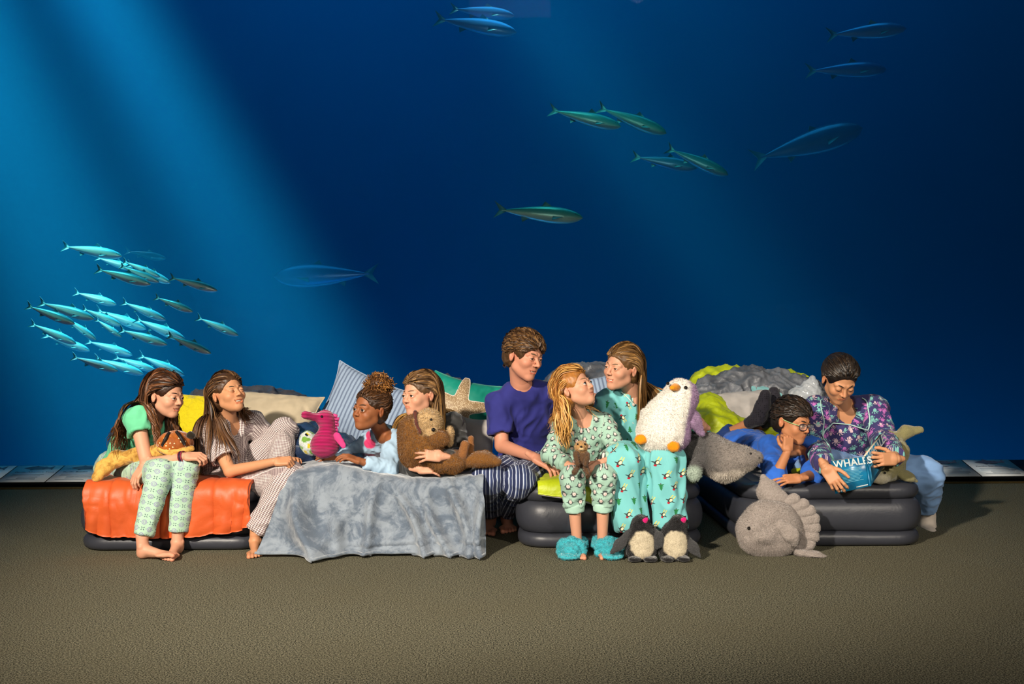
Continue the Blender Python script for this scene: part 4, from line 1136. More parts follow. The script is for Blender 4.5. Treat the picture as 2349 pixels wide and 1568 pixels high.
def under(S, B):
    """shape the hair rests on: cloth and body"""
    W = Shape(); W.ops = [o for o in S.ops if o[4] == 'u'] + list(B.ops); return W
# ================================================================== the people
def jj(**k): return {n: (P(*v) if isinstance(v, tuple) else v) for n, v in k.items()}
SK_FAIR, SK_WARM, SK_TAN, SK_BROWN = srgb(206, 152, 124), srgb(198, 142, 104), srgb(186, 126, 88), srgb(146, 90, 56)
def piping(pts, r, parent, mat=None, name='piping', n=30):
    return tubes(MB(), catmull(pts, n)[None], r, 6).build(name, mat or F_PIPE, parent)
def snap(p, S, lift=0.002):
    """points moved on to the surface of a shape"""
    p = np.asarray(p, float)
    for _ in range(4): p = p - S.gradient(p) * (S.at(p) - lift)[:, None]
    return p

# --- girl with long dark curls, mint shirt
J = jj(head=(380, 906, 5.15), neck=(350, 968, 5.22), chest=(318, 1005, 5.33), pelvis=(280, 1072, 5.45), sha=(314, 958, 5.09), shb=(372, 985, 5.38), ela=(337, 1064, 4.99), wra=(424, 1046, 4.93),
       elb=(402, 1062, 5.15), wrb=(332, 1064, 4.97), hipa=(288, 1082, 5.33), hipb=(305, 1078, 5.46), kna=(368, 1082, 4.92), knb=(426, 1074, 4.97), ana=(333, 1236, 4.86), anb=(413, 1240, 4.92))
root, B, W, R, t, info = person('girl with long dark wavy hair in a mint shirt holding a spotted plush turtle', J, 0.80, SK_FAIR,
    dict(rot=(66, -2, 6), H=0.212, kid=0.7, smile=0.9, open=0.5, eyes=0.5, nk=0.055, gaze=(-0.1, 1, 0), browup=0.004, brow=(0.035, 0.018, 0.01)),
    hands=[('a', 0.145, (0.95, -0.15, 0.0), (0.1, -0.5, 0.8), GRIP, True, dict(thumb=(0.3, 10))), ('b', 0.145, (-0.45, -0.3, -0.8), (-0.5, -0.75, 0.4), RELAX, False, dict(thumb=(0.1, 25)))],
    feet=[('a', P(317, 1279, 4.84) * A([1, 1, 0]), 0.215, (0.95, -0.25, 0.10), False), ('b', P(412, 1250, 4.98) * A([1, 1, 0]), 0.215, (0.02, -1, 0), True)])
S = shirt(J, 0.80, 0.012, {'a': (0.34, 0.056, 0.062, 0), 'b': (0.30, 0.056, 0.060, 0)}, hem=0.02)
cloth(S, 0.007, 'shirt', F_MINT, root, amp=0.010, freq=10, seed=2)
T = Shape(); T.ell(J['pelvis'], A([0.14, 0.14, 0.11]), k=0.03); [add_pants(T, J, w, 0.93, 0.088, 0.061, 0.047) for w in 'ab']
cloth(T, 0.007, 'trousers', F_FLORAL, root, limbs_of(J, 0.8), amp=0.005, freq=11, seed=3)
H = strand_hair(R, t, info, under(S, W), 3400, 0.40, [srgb(62, 36, 22), srgb(84, 50, 28), srgb(46, 28, 18), srgb(112, 70, 40)], 5, clear=(lerp(J['sha'], J['ela'], 0.25) + A([-0.01, -0.03, 0.0]), 0.085), part=-0.01, wave=(0.008, 9), vol=(0.003, 0.020), tip=srgb(118, 74, 40), npts=24, clump=0.75)
H.merge(hair_cap(R, t, info, 0.006, srgb(50, 29, 18), low=0.01)); H.build('hair', m_hair, root)
for k in range(3):
    a = np.linspace(0, 2 * PI, 25); c = lerp(J['ela'], J['wra'], 0.90 + 0.035 * k); F = frame(J['wra'] - J['ela'], (0, 0, 1.0))
    tubes(MB(), (c + 0.0265 * (np.cos(a)[:, None] * F[:, 0] + np.sin(a)[:, None] * F[:, 2]))[None], 0.0025, 5, (srgb(120, 20, 50), srgb(30, 24, 60), srgb(150, 40, 70))[k]).build('bracelet', m_hair, root)

# --- laughing girl in checked pyjamas
J = jj(head=(522, 902, 5.22), neck=(522, 964, 5.30), chest=(512, 1015, 5.33), pelvis=(520, 1095, 5.38), sha=(484, 988, 5.18), shb=(578, 970, 5.42), ela=(528, 1080, 5.06), wra=(630, 1058, 4.98),
       elb=(634, 1030, 5.50), wrb=(668, 1062, 5.33), hipa=(520, 1108, 5.25), hipb=(545, 1100, 5.42), kna=(662, 1096, 5.02), knb=(652, 990, 5.42), ana=(604, 1222, 4.97), anb=(640, 1105, 5.25))
root, B, W, R, t, info = person('laughing girl with long straight hair in checked short sleeved pyjamas', J, 0.80, SK_WARM,
    dict(rot=(50, 12, -6), H=0.212, kid=0.7, smile=1.0, open=1.0, eyes=0.0, nk=0.055, brow=(0.06, 0.035, 0.018)),
    hands=[('a', 0.145, (0.97, -0.1, 0.05), (0.0, -0.6, 0.8), FIST, True, dict(thumb=(0.5, 5))), ('b', 0.145, (0.3, -0.6, 0.3), (0.2, -0.2, 0.9), RELAX, False, {})],
    feet=[('a', P(586, 1243, 5.02) * A([1, 1, 0]), 0.205, (0.22, -0.97, 0), False)])
S = shirt(J, 0.80, 0.020, {'a': (0.70, 0.060, 0.066, 0), 'b': (0.70, 0.060, 0.066, 0)}, hem=0.05, drop=0.07, flare=0.02)
cloth(S, 0.007, 'pyjama_top', F_CHECK, root, limbs_of(J, 0.8), amp=0.007, freq=9, seed=12)
T = Shape(); T.ell(J['pelvis'], A([0.14, 0.14, 0.11]), k=0.03); add_pants(T, J, 'a', 0.93, 0.092, 0.076, 0.066); add_pants(T, J, 'b', 0.95, 0.092, 0.068, 0.060)
cloth(T, 0.007, 'pyjama_trousers', F_CHECK, root, limbs_of(J, 0.8), amp=0.009, freq=9, seed=13)
H = strand_hair(R, t, info, under(S, W), 3400, 0.40, [srgb(92, 62, 38), srgb(70, 46, 28), srgb(120, 86, 52), srgb(54, 36, 24)], 8, part=-0.035, wave=(0.002, 5), farcut=(-1, 0.5), vol=(0.002, 0.013), tip=srgb(96, 62, 36), npts=23, clump=0.6)
H.merge(hair_cap(R, t, info, 0.005, srgb(70, 46, 28), low=0.01)); H.build('hair', m_hair, root)

# --- girl with curly top knot, pale blue shirt, propped on her elbows
J = jj(head=(850, 938, 5.20), neck=(880, 996, 5.32), chest=(893, 1030, 5.50), pelvis=(915, 1040, 6.0), sha=(850, 1014, 5.42), shb=(903, 1012, 5.24), ela=(802, 1042, 5.48), wra=(775, 1056, 5.28),
       elb=(892, 1076, 5.10), wrb=(828, 1058, 5.02), hipa=(895, 1035, 6.05), hipb=(935, 1035, 6.05), kna=(890, 1005, 6.45), knb=(940, 1005, 6.45), ana=(890, 985, 6.75), anb=(940, 985, 6.75))
root, B, W, R, t, info = person('girl with a curly golden top knot in a pale blue shirt', J, 0.74, SK_BROWN,
    dict(rot=(-40, 2, 4), H=0.212, kid=0.85, smile=0.0, eyes=0.9, nk=0.052, gaze=(-0.25, 1, 0.0), browup=0.005, iris=(0.03, 0.015, 0.008), brow=(0.03, 0.016, 0.008), blush=0.15),
    hands=[('b', 0.135, (-0.9, -0.15, 0.35), (0.1, -0.3, 0.95), RELAX, False, dict(thumb=(0.2, 15))), ('a', 0.135, (-0.5, -0.5, 0.3), (0.1, -0.6, 0.8), RELAX, True, {})])
S = shirt(J, 0.74, 0.012, {'a': (1.85, 0.052, 0.045, 0.034), 'b': (1.88, 0.055, 0.047, 0.035)}, hem=0.05, drop=0.0, neck=0.054, nfront=0.01)
F_PALEP = Mat('pale_blue_print', 0.85, 0.25, 0.15); F_PALEP.base(F_PALEP.attr()); F_PALEP.bump(F_PALEP.noise(420, 2), 0.25, 0.002)
v, q = S.mesh(0.0055); v = wrinkle(relax(v, q), q, 0.007, 14, 22); ok = vnormals(v, q)[:, 1] < 0
c0 = P(842, 1012, 5.25); dx, dz = v[:, 0] - c0[0], v[:, 2] - c0[2]
d = np.minimum(np.hypot(dx + 0.006, (dz - 0.022) * 0.8) - 0.017, np.hypot(dx * 0.85, dz + 0.020) - 0.028)
w = (np.clip(0.5 - d / 0.004, 0, 1) * ok)[:, None]
MB().add(v, q, (1 - w) * A(srgb(168, 196, 220)) + w * A(srgb(214, 60, 110))).build('shirt', F_PALEP, root)
T = Shape(); [add_pants(T, J, w, 0.95, 0.082, 0.058, 0.045) for w in 'ab']; T.ell(J['pelvis'], A([0.13, 0.12, 0.085]), k=0.03)
cloth(T, 0.009, 'trousers', F_DARKJ, root, amp=0.005, seed=23)
hc = [srgb(128, 82, 38), srgb(160, 106, 50), srgb(96, 60, 30), srgb(186, 130, 66)]
H = hair_cap(R, t, info, 0.004, srgb(52, 32, 18), e=0.006, amp=0.003)
H.merge(strand_hair(R, t, info, W, 1100, 0.10, [srgb(60, 38, 22), srgb(84, 54, 30)], 9, sweep=(0.1, 1.0, -0.6), grav=-0.02, vol=(0.001, 0.007), npts=10, wave=(0.003, 40), lenvar=0.4))
pc = t + R @ (A([0.0, -0.035, 0.135]) * info['u']); rs = np.random.RandomState(31); n = 900
d = nrm_rows(rs.normal(size=(n, 3))); rad = rs.uniform(0.35, 1.0, n)[:, None]; s0 = pc + d * A([0.074, 0.072, 0.064]) * rad + A([0.012, 0, -0.012]) * rs.uniform(0, 1, (n, 1))
k = np.linspace(0, 1, 9)[None, :, None]; ax = nrm_rows(d + 0.8 * rs.normal(size=(n, 3))); b1 = nrm_rows(np.cross(ax, rs.normal(size=(n, 3)))); b2 = np.cross(ax, b1); ph = rs.uniform(0, 6.3, (n, 1, 1))
path = s0[:, None] + ax[:, None] * (k - 0.5) * 0.032 + 0.0065 * (b1[:, None] * np.cos(k * 9 + ph) + b2[:, None] * np.sin(k * 9 + ph))
tubes(H, path, 0.0022, 3, A(hc)[rs.randint(0, 4, n)] * rs.uniform(0.6, 1.15, (n, 1)))
pf = Shape().ell(pc, A([0.062, 0.060, 0.052])); v, q = pf.mesh(0.006); H.add(v, q, srgb(70, 42, 20)); H.build('hair', m_hair, root)

# --- girl hugging the big plush otter, dark jacket
J = jj(head=(964, 904, 5.16), neck=(990, 966, 5.30), chest=(1003, 1010, 5.45), pelvis=(1010, 1035, 6.0), sha=(935, 985, 5.30), shb=(1036, 975, 5.26), ela=(928, 1070, 5.16), wra=(958, 1074, 5.00),
       elb=(1064, 1054, 5.12), wrb=(1014, 1046, 4.94), hipa=(990, 1035, 6.05), hipb=(1030, 1035, 6.05), kna=(985, 1005, 6.45), knb=(1035, 1005, 6.45), ana=(985, 985, 6.75), anb=(1035, 985, 6.75))
root, B, W, R, t, info = person('smiling girl in a dark jacket lying down and hugging a big plush otter', J, 0.78, SK_FAIR,
    dict(rot=(-44, 2, -4), H=0.216, kid=0.7, smile=0.8, open=0.0, eyes=0.5, nk=0.054, gaze=(0.0, 1, 0), browup=0.003, brow=(0.10, 0.06, 0.035)),
    hands=[('b', 0.150, (-0.97, -0.12, 0.10), (0.05, -0.95, 0.3), ((16, 14, 8), (20, 18, 10), (24, 20, 12), (28, 24, 14)), False, dict(spread=1.5, thumb=(0.0, 0))),
           ('a', 0.150, (0.97, -0.1, 0.02), (0.0, -0.85, 0.5), RELAX, True, dict(thumb=(0.3, 10)))])
S = shirt(J, 0.78, 0.018, {'a': (1.8, 0.056, 0.052, 0.042), 'b': (1.85, 0.058, 0.055, 0.043)}, hem=0.04, drop=0.03, neck=0.064)
cloth(S, 0.0065, 'jacket', F_JACK, root, amp=0.009, freq=14, seed=32)
T = Shape(); [add_pants(T, J, w, 0.95, 0.082, 0.058, 0.045) for w in 'ab']; T.ell(J['pelvis'], A([0.13, 0.12, 0.085]), k=0.03)
cloth(T, 0.009, 'trousers', F_DARKJ, root, amp=0.005, seed=33)
H = strand_hair(R, t, info, under(S, W), 3400, 0.33, [srgb(120, 88, 54), srgb(92, 66, 42), srgb(150, 112, 66), srgb(74, 54, 36)], 18, part=0.01, wave=(0.003, 6), vol=(0.002, 0.013), tip=srgb(196, 150, 80), npts=23, clump=0.6)
H.merge(hair_cap(R, t, info, 0.005, srgb(88, 64, 42), low=0.01)); H.build('hair', m_hair, root)

# --- man in an indigo T-shirt
J = jj(head=(1202, 814, 5.42), neck=(1196, 886, 5.50), chest=(1200, 965, 5.56), pelvis=(1212, 1062, 5.62), sha=(1144, 930, 5.48), shb=(1280, 905, 5.60), ela=(1152, 1022, 5.40), wra=(1226, 1048, 5.16),
       elb=(1352, 915, 5.72), wrb=(1440, 925, 5.62), hipa=(1185, 1078, 5.50), hipb=(1240, 1078, 5.52), kna=(1120, 1096, 5.06), knb=(1192, 1104, 5.06), ana=(1126, 1215, 5.10), anb=(1176, 1218, 5.16))
root, B, W, R, t, info = person('man with short brown hair in an indigo shirt and striped pyjama trousers', J, 1.0, srgb(204, 142, 116),
    dict(rot=(46, -8, 8), H=0.243, kid=0.0, smile=1.0, open=0.6, eyes=0.25, nk=0.056, brow=(0.10, 0.06, 0.03), gaze=(0, 1, -0.2), nose=1.1, browt=1.1),
    hands=[('a', 0.185, (0.80, -0.35, -0.42), (0.35, -0.45, 0.82), RELAX, True, dict(thumb=(0.2, 15))), ('b', 0.185, (0.9, -0.3, -0.2), (0, -0.3, 0.9), RELAX, False, {})],
    feet=[('a', A([-0.125, 5.60, 0]), 0.25, (-0.05, -1, 0), True), ('b', A([-0.035, 5.66, 0]), 0.25, (0.05, -1, 0), False)])
S = shirt(J, 1.0, 0.016, {'a': (0.72, 0.068, 0.072, 0), 'b': (0.72, 0.068, 0.07, 0)}, hem=0.05, drop=0.0, neck=0.058, nfront=0.015)
cloth(S, 0.0075, 'shirt', F_NAVY, root, amp=0.013, freq=8, seed=42)
T = Shape(); [add_pants(T, J, w, 0.93, 0.100, 0.078, 0.066) for w in 'ab']; T.ell(J['pelvis'], A([0.17, 0.14, 0.12]), k=0.04)
cloth(T, 0.0075, 'pyjama_trousers', F_MANP, root, limbs_of(J, 1.0), amp=0.009, freq=8, seed=43)
hm = [srgb(92, 64, 38), srgb(72, 48, 28), srgb(116, 84, 50), srgb(58, 40, 26)]
H = hair_cap(R, t, info, 0.014, srgb(72, 50, 30), e=-0.002, amp=0.004, freq=45)
H.merge(strand_hair(R, t, info, W, 2600, 0.075, hm, 41, sweep=(0.25, -0.6, -0.15), grav=0.05, vol=(0.004, 0.020), e=(20, -4, -48), npts=8, wave=(0.006, 16), lenvar=0.4, guard=False, cling=1.0, back=0.0, face=0.066, ftop=0.045, width=0.0026)); H.build('hair', m_hair, root)

# --- small blonde girl in penguin pyjamas
J = jj(head=(1318, 890, 5.05), neck=(1332, 954, 5.14), chest=(1336, 1000, 5.17), pelvis=(1342, 1085, 5.23), sha=(1290, 977, 5.12), shb=(1388, 972, 5.18), ela=(1264, 1044, 5.03), wra=(1308, 1068, 4.90),
       elb=(1416, 1034, 5.06), wrb=(1382, 1060, 4.90), hipa=(1322, 1098, 5.14), hipb=(1362, 1098, 5.14), kna=(1313, 1098, 4.87), knb=(1384, 1096, 4.87), ana=(1328, 1245, 4.84), anb=(1374, 1245, 4.84))
root, B, W, R, t, info = person('small blonde girl in mint penguin print pyjamas between the man and the woman', J, 0.70, SK_FAIR,
    dict(rot=(56, 20, -4), H=0.208, kid=0.9, smile=0.7, open=0.4, eyes=0.8, nk=0.052, gaze=(0.05, 1, 0.15), browup=0.006, iris=(0.10, 0.12, 0.14), brow=(0.30, 0.18, 0.09), blush=0.5),
    hands=[('a', 0.125, (0.85, -0.35, -0.25), (0.2, -0.6, 0.75), GRIP, True, dict(thumb=(0.2, 10))), ('b', 0.130, (-0.75, -0.35, -0.5), (0.1, -0.85, 0.45), ((20, 20, 10), (26, 24, 14), (32, 30, 18), (38, 34, 20)), False, dict(thumb=(0.1, 10)))],
    feet=[('a', P(1322, 1250, 4.93) * A([1, 1, 0.0]), 0.185, (0.02, -1, 0), True), ('b', P(1380, 1250, 4.93) * A([1, 1, 0.0]), 0.185, (0.05, -1, 0), False)])
S = shirt(J, 0.70, 0.012, {'a': (1.85, 0.048, 0.044, 0.036), 'b': (1.85, 0.048, 0.044, 0.036)}, hem=0.05, drop=0.045, neck=0.070)
cloth(S, 0.006, 'pyjama_top', F_PENG, root, limbs_of(J, 0.8), amp=0.009, freq=11, seed=52)
T = Shape(); [add_pants(T, J, w, 0.45, 0.072, 0.058, 0.050) for w in 'ab']; T.ell(J['pelvis'], A([0.125, 0.12, 0.10]), k=0.03)
cloth(T, 0.006, 'pyjama_trousers', F_PENG, root, limbs_of(J, 0.8), amp=0.008, freq=12, seed=53)
F_CUFF = fabric('mint_rib', srgb(170, 206, 190), weave=300, bump=0.4)
for w in 'ab':
    D = Shape(); D.cone(lerp(J['kn' + w], J['an' + w], 0.40), lerp(J['kn' + w], J['an' + w], 0.55), 0.050, 0.046, k=0, cut=True, cut0=True)
    cloth(D, 0.006, 'leg_cuff', F_CUFF, root, amp=0.001)
H = strand_hair(R, t, info, under(S, W), 3200, 0.25, [srgb(196, 140, 70), srgb(170, 112, 50), srgb(216, 166, 96), srgb(150, 92, 40)], 28, part=-0.02, wave=(0.007, 8), vol=(0.002, 0.018), tip=srgb(214, 164, 92), npts=20, clump=0.75)
H.merge(hair_cap(R, t, info, 0.006, srgb(160, 104, 48), low=0.01)); H.build('hair', m_hair, root)

# --- woman in turquoise ski-print pyjamas
J = jj(head=(1428, 842, 5.28), neck=(1458, 904, 5.38), chest=(1456, 965, 5.40), pelvis=(1478, 1062, 5.42), sha=(1398, 925, 5.38), shb=(1512, 930, 5.42), ela=(1376, 1000, 5.48), wra=(1390, 1050, 5.40),
       elb=(1602, 1040, 5.25), wrb=(1612, 976, 5.02), hipa=(1450, 1078, 5.32), hipb=(1508, 1076, 5.32), kna=(1433, 1062, 4.96), knb=(1524, 1054, 4.97), ana=(1456, 1240, 4.92), anb=(1530, 1236, 4.92))
root, B, W, R, t, info = person('woman with long straight hair in turquoise pyjamas printed with trees', J, 0.95, SK_FAIR,
    dict(rot=(-48, -10, 13), H=0.226, kid=0.1, smile=0.9, open=0.6, eyes=0.12, nk=0.050, brow=(0.14, 0.085, 0.045), gaze=(0, 1, -0.3)),
    hands=[('b', 0.170, (-0.75, -0.50, 0.35), (0.45, -0.85, 0.2), ((14, 14, 8), (18, 16, 10), (22, 18, 12), (26, 20, 12)), False, dict(thumb=(0.1, 10))), ('a', 0.170, (0.3, -0.8, -0.2), (0, -0.3, 0.9), RELAX, True, {})],
    feet=[('a', P(1452, 1250, 4.98) * A([1, 1, 0]), 0.235, (-0.1, -1, 0), True), ('b', P(1532, 1250, 4.98) * A([1, 1, 0]), 0.235, (0.1, -1, 0), False)])
S = shirt(J, 0.95, 0.020, {'a': (1.8, 0.066, 0.062, 0.052), 'b': (1.75, 0.066, 0.062, 0.050)}, hem=0.08, drop=0.05, neck=0.060)
cloth(S, 0.007, 'pyjama_top', F_SKI, root, limbs_of(J, 1.0), amp=0.014, freq=9, seed=62)
T = Shape(); [add_pants(T, J, w, 0.95, 0.104, 0.092, 0.078) for w in 'ab']; T.ell(J['pelvis'], A([0.17, 0.15, 0.12]), k=0.04)
cloth(T, 0.007, 'pyjama_trousers', F_SKI, root, limbs_of(J, 1.1), amp=0.018, freq=9, seed=63, axis=(0, 0, 1))
cl = catmull([J['neck'] + (P(*a) - P(1458, 904, 5.38)) for a in ((1425, 890, 5.30), (1440, 905, 5.25), (1456, 922, 5.22), (1470, 905, 5.24), (1490, 888, 5.30))], 24)
tubes(MB(), snap(cl, S, 0.004)[None], 0.004, 6).build('collar_piping', F_PIPE, root)
for (bx, by) in ((1456, 928), (1458, 972)): lathe(MB(), [(0.001, -0.002), (0.007, -0.002), (0.0075, 0.001), (0.005, 0.003), (0.001, 0.003)], 12, frame((0, 0, 1), (0, -1, 0)), snap(P(bx, by, 5.22)[None], S, 0.006)[0]).build('button', F_WSOCK, root)
H = strand_hair(R, t, info, under(S, W), 3600, 0.42, [srgb(130, 96, 56), srgb(104, 74, 42), srgb(164, 122, 70), srgb(84, 60, 36)], 38, part=0.03, wave=(0.001, 4), farcut=(1, 0.45), vol=(0.002, 0.012), tip=srgb(150, 108, 58), npts=23, clump=0.7, sweep=(0.8, 0.9, 0.25))
H.merge(hair_cap(R, t, info, 0.005, srgb(96, 68, 40), low=0.01)); H.build('hair', m_hair, root)

# --- boy with glasses lying on his front
J = jj(head=(1817, 964, 5.10), neck=(1812, 1024, 5.30), chest=(1790, 1042, 5.48), pelvis=(1712, 1024, 6.0), sha=(1768, 1028, 5.28), shb=(1862, 1030, 5.26), ela=(1779, 1094, 5.03), wra=(1806, 1036, 5.00),
       elb=(1866, 1088, 5.12), wrb=(1836, 1096, 4.98), hipa=(1695, 1026, 6.02), hipb=(1730, 1016, 6.08), kna=(1645, 1010, 6.26), knb=(1690, 1004, 6.32), ana=(1733, 962, 6.08), anb=(1768, 962, 6.14))
root, B, W, R, t, info = person('boy with short dark hair and glasses resting his chin on his fist', J, 0.78, SK_TAN,
    dict(rot=(40, -10, 4), H=0.215, kid=0.8, smile=0.0, eyes=0.45, nk=0.055, gaze=(-0.1, 1, -0.35), brow=(0.02, 0.012, 0.008), browt=1.2, blush=0.2),
    hands=[('a', 0.140, (0.10, 0.05, 0.98), (0.25, -0.9, 0.1), FIST, True, dict(thumb=(0.4, 10))), ('b', 0.145, (-0.97, -0.15, -0.05), (0.0, -0.65, 0.75), FLAT, False, dict(thumb=(0.3, 15)))])
S = shirt(J, 0.78, 0.018, {'a': (1.08, 0.060, 0.056, 0.056), 'b': (1.25, 0.060, 0.056, 0.050)}, hem=0.05, drop=0.05, neck=0.062)
cloth(S, 0.0065, 'shirt', F_BOY, root, amp=0.009, freq=11, seed=72)
T = Shape(); [add_pants(T, J, w, 0.42, 0.084, 0.062, 0.054) for w in 'ab']; T.ell(J['pelvis'], A([0.13, 0.14, 0.10]), k=0.03)
cloth(T, 0.008, 'jeans', F_JEAN, root, amp=0.008, freq=11, seed=73)
m_sockdot = Mat('dotted_sock', 0.9, 0.2, 0.3); vv = m_sockdot.vor(95, rnd=0.1); m_sockdot.base(m_sockdot.mix(E(m_sockdot.nt, vv.outputs[0]).step(0.34, 0.22), srgb(44, 42, 50), srgb(16, 16, 20)))
for w, td in (('a', (0.28, -0.35, 0.9)), ('b', (0.15, 0.1, 0.98))):
    D = Shape(); an = J['an' + w]; td = nrm(td); ax = nrm(an - J['kn' + w])
    D.cone(an - ax * 0.045, an + ax * 0.02, 0.036, 0.040, k=0.02); D.chain([an + ax * 0.03, an + ax * 0.022 + td * 0.07, an + td * 0.165], [0.046, 0.042, 0.033], k=0.03)
    cloth(D, 0.006, 'sock', m_sockdot, root, amp=0.003, freq=20)
hb = [srgb(40, 30, 24), srgb(28, 22, 18), srgb(56, 42, 32)]
H = hair_cap(R, t, info, 0.008, srgb(30, 23, 19), e=0.004, amp=0.002)
H.merge(strand_hair(R, t, info, W, 2600, 0.042, hb, 71, sweep=(0.15, -0.9, -0.25), grav=0.02, vol=(0.004, 0.015), e=(20, -6, -50), npts=6, wave=(0.002, 20), lenvar=0.4, guard=False, cling=1.0, back=0.0, face=0.066, ftop=0.045, width=0.0022)); H.build('hair', m_hair, root)
# his eyeglasses
m_frame = Mat('glasses_frame', 0.3, 0.5).base(srgb(28, 30, 44)); m_arm = Mat('glasses_arm', 0.35, 0.5).base(srgb(150, 190, 130))
m_lens = Mat('glasses_lens', 0.03, 0.5).base((0.9, 0.95, 1.0)); m_lens.b.inputs['Alpha'].default_value = 0.05
u = info['u']; g = thing('eyeglasses', 'dark framed eyeglasses with green temples on the boy', 'eyeglasses', t)
for s in (-1, 1):
    a = np.linspace(0, 2 * PI, 33); rx, rz = 0.0225, 0.0165
    sq = lambda c: np.sign(np.cos(c)) * np.abs(np.cos(c)) ** 0.7
    ring = np.stack([s * 0.031 + rx * sq(a), 0.1015 - 6.0 * (0.031 + rx * sq(a) * 1) ** 2 * 1.0 + 0 * a, -0.010 + rz * np.sign(np.sin(a)) * np.abs(np.sin(a)) ** 0.7], 1) * u
    f = place(tubes(MB(), ring[None], 0.0021 * u, 6), R, t).build('rim', m_frame, g)
    n = len(a) - 1; place(MB().add(np.concatenate([ring[:-1] - A([0, 0.0004, 0]), ring[:-1] + A([0, 0.0004, 0])]), [np.arange(n)[None], n + np.arange(n)[None, ::-1]]), R, t).build('lens', m_lens, f, False)
    tp = A([[s * 0.054, 0.083, -0.004], [s * 0.066, 0.070, -0.002], [s * 0.077, 0.030, 0.001], [s * 0.0795, -0.006, 0.004], [s * 0.078, -0.025, -0.010]]) * u
    place(tubes(MB(), catmull(tp, 16)[None], 0.0022 * u, 6), R, t).build('temple', m_arm, g)
place(tubes(MB(), (A([[-0.009, 0.101, -0.007], [0, 0.1035, -0.004], [0.009, 0.101, -0.007]]) * u)[None], 0.002 * u, 6), R, t).build('bridge', m_frame, g)

# --- woman reading, octopus-print pyjama shirt
J = jj(head=(1926, 868, 5.24), neck=(1932, 930, 5.44), chest=(1942, 990, 5.50), pelvis=(1955, 1062, 5.58), sha=(1872, 942, 5.40), shb=(2004, 938, 5.40), ela=(1870, 1026, 5.34), wra=(1893, 1070, 4.90),
       elb=(2028, 1012, 5.24), wrb=(2056, 1052, 4.88), hipa=(1922, 1075, 5.50), hipb=(1998, 1075, 5.50), kna=(1866, 1078, 5.28), knb=(2122, 1088, 5.38), ana=(1935, 1088, 5.20), anb=(2127, 1182, 5.56))
root, B, W, R, t, info = person('woman with tied back dark hair reading a blue book in octopus print pyjamas', J, 0.95, SK_WARM,
    dict(rot=(6, -38, 2), H=0.226, kid=0.35, smile=0.8, open=0.0, eyes=0.0, nk=0.052, brow=(0.02, 0.012, 0.008), gaze=(0, 1, -0.4)),
    hands=[('a', 0.165, (0.42, -0.42, -0.80), (-0.45, -0.85, 0.25), ((14, 30, 18), (20, 36, 22), (24, 40, 24), (28, 44, 26)), True, dict(thumb=(-0.2, 5))),
           ('b', 0.165, (-0.93, -0.30, 0.02), (0.25, -0.95, 0.15), ((12, 16, 10), (14, 18, 10), (16, 20, 12), (20, 22, 12)), False, dict(spread=1.2, thumb=(0.0, 5)))])
S = shirt(J, 0.95, 0.022, {'a': (1.86, 0.068, 0.064, 0.046), 'b': (1.84, 0.068, 0.064, 0.048)}, hem=0.06, drop=0.0, neck=0.060)
ne = J['neck']; side, front, up = torso_frame(J)
S.cone(ne + front * 0.09, ne - up * 0.17 + front * 0.16, 0.060, 0.012, k=0.004, op='s')
cloth(S, 0.0065, 'pyjama_top', F_OCTO, root, limbs_of(J, 1.0), amp=0.009, freq=9, seed=82)
T = Shape(); [add_pants(T, J, w, f, 0.104, 0.086, 0.060) for w, f in (('a', 0.9), ('b', 0.78))]; T.ell(J['pelvis'], A([0.18, 0.15, 0.12]), k=0.04)
cloth(T, 0.008, 'jeans', F_JEANL, root, amp=0.012, freq=9, seed=83)
D = Shape(); an = J['anb']; D.chain([lerp(J['knb'], an, 0.72), an, an + A([0.0, 0.0, -0.055])], [0.036, 0.040, 0.042], k=0.02); D.cone(an + A([0, 0, -0.07]), an + A([-0.03, -0.14, -0.085]), 0.038, 0.032, k=0.03)
cloth(D, 0.006, 'sock', F_WSOCK, root, amp=0.002)
col = [P(*a) for a in ((1890, 900, 5.30), (1894, 925, 5.25), (1908, 950, 5.22), (1930, 974, 5.20), (1942, 1010, 5.20), (1935, 1040, 5.22))]
tubes(MB(), snap(catmull(col, 30), S, 0.006)[None], 0.0035, 6).build('front_piping', F_PIPE, root)
col = [P(*a) for a in ((1978, 885, 5.32), (1985, 905, 5.27), (1975, 940, 5.23), (1955, 960, 5.20), (1936, 974, 5.20))]
tubes(MB(), snap(catmull(col, 30), S, 0.006)[None], 0.0035, 6).build('collar_piping', F_PIPE, root)
hb = [srgb(32, 24, 20), srgb(24, 18, 16), srgb(50, 38, 28)]
H = hair_cap(R, t, info, 0.007, srgb(28, 21, 18), e=0.002, amp=0.002)
H.merge(strand_hair(R, t, info, W, 2400, 0.17, hb, 81, sweep=(0.35, 1.0, 0.0), grav=0.0, vol=(0.005, 0.012), npts=12, wave=(0.001, 10), lenvar=0.3, guard=False, cling=1.0, back=0.0, face=0.066, ftop=0.045, width=0.0022))
bun = Shape().ell(t + R @ (A([0, -0.115, 0.02]) * info['u']), A([0.036, 0.036, 0.036])); v, q = bun.mesh(0.005); H.add(v, q, srgb(28, 21, 18)); H.build('hair', m_hair, root)
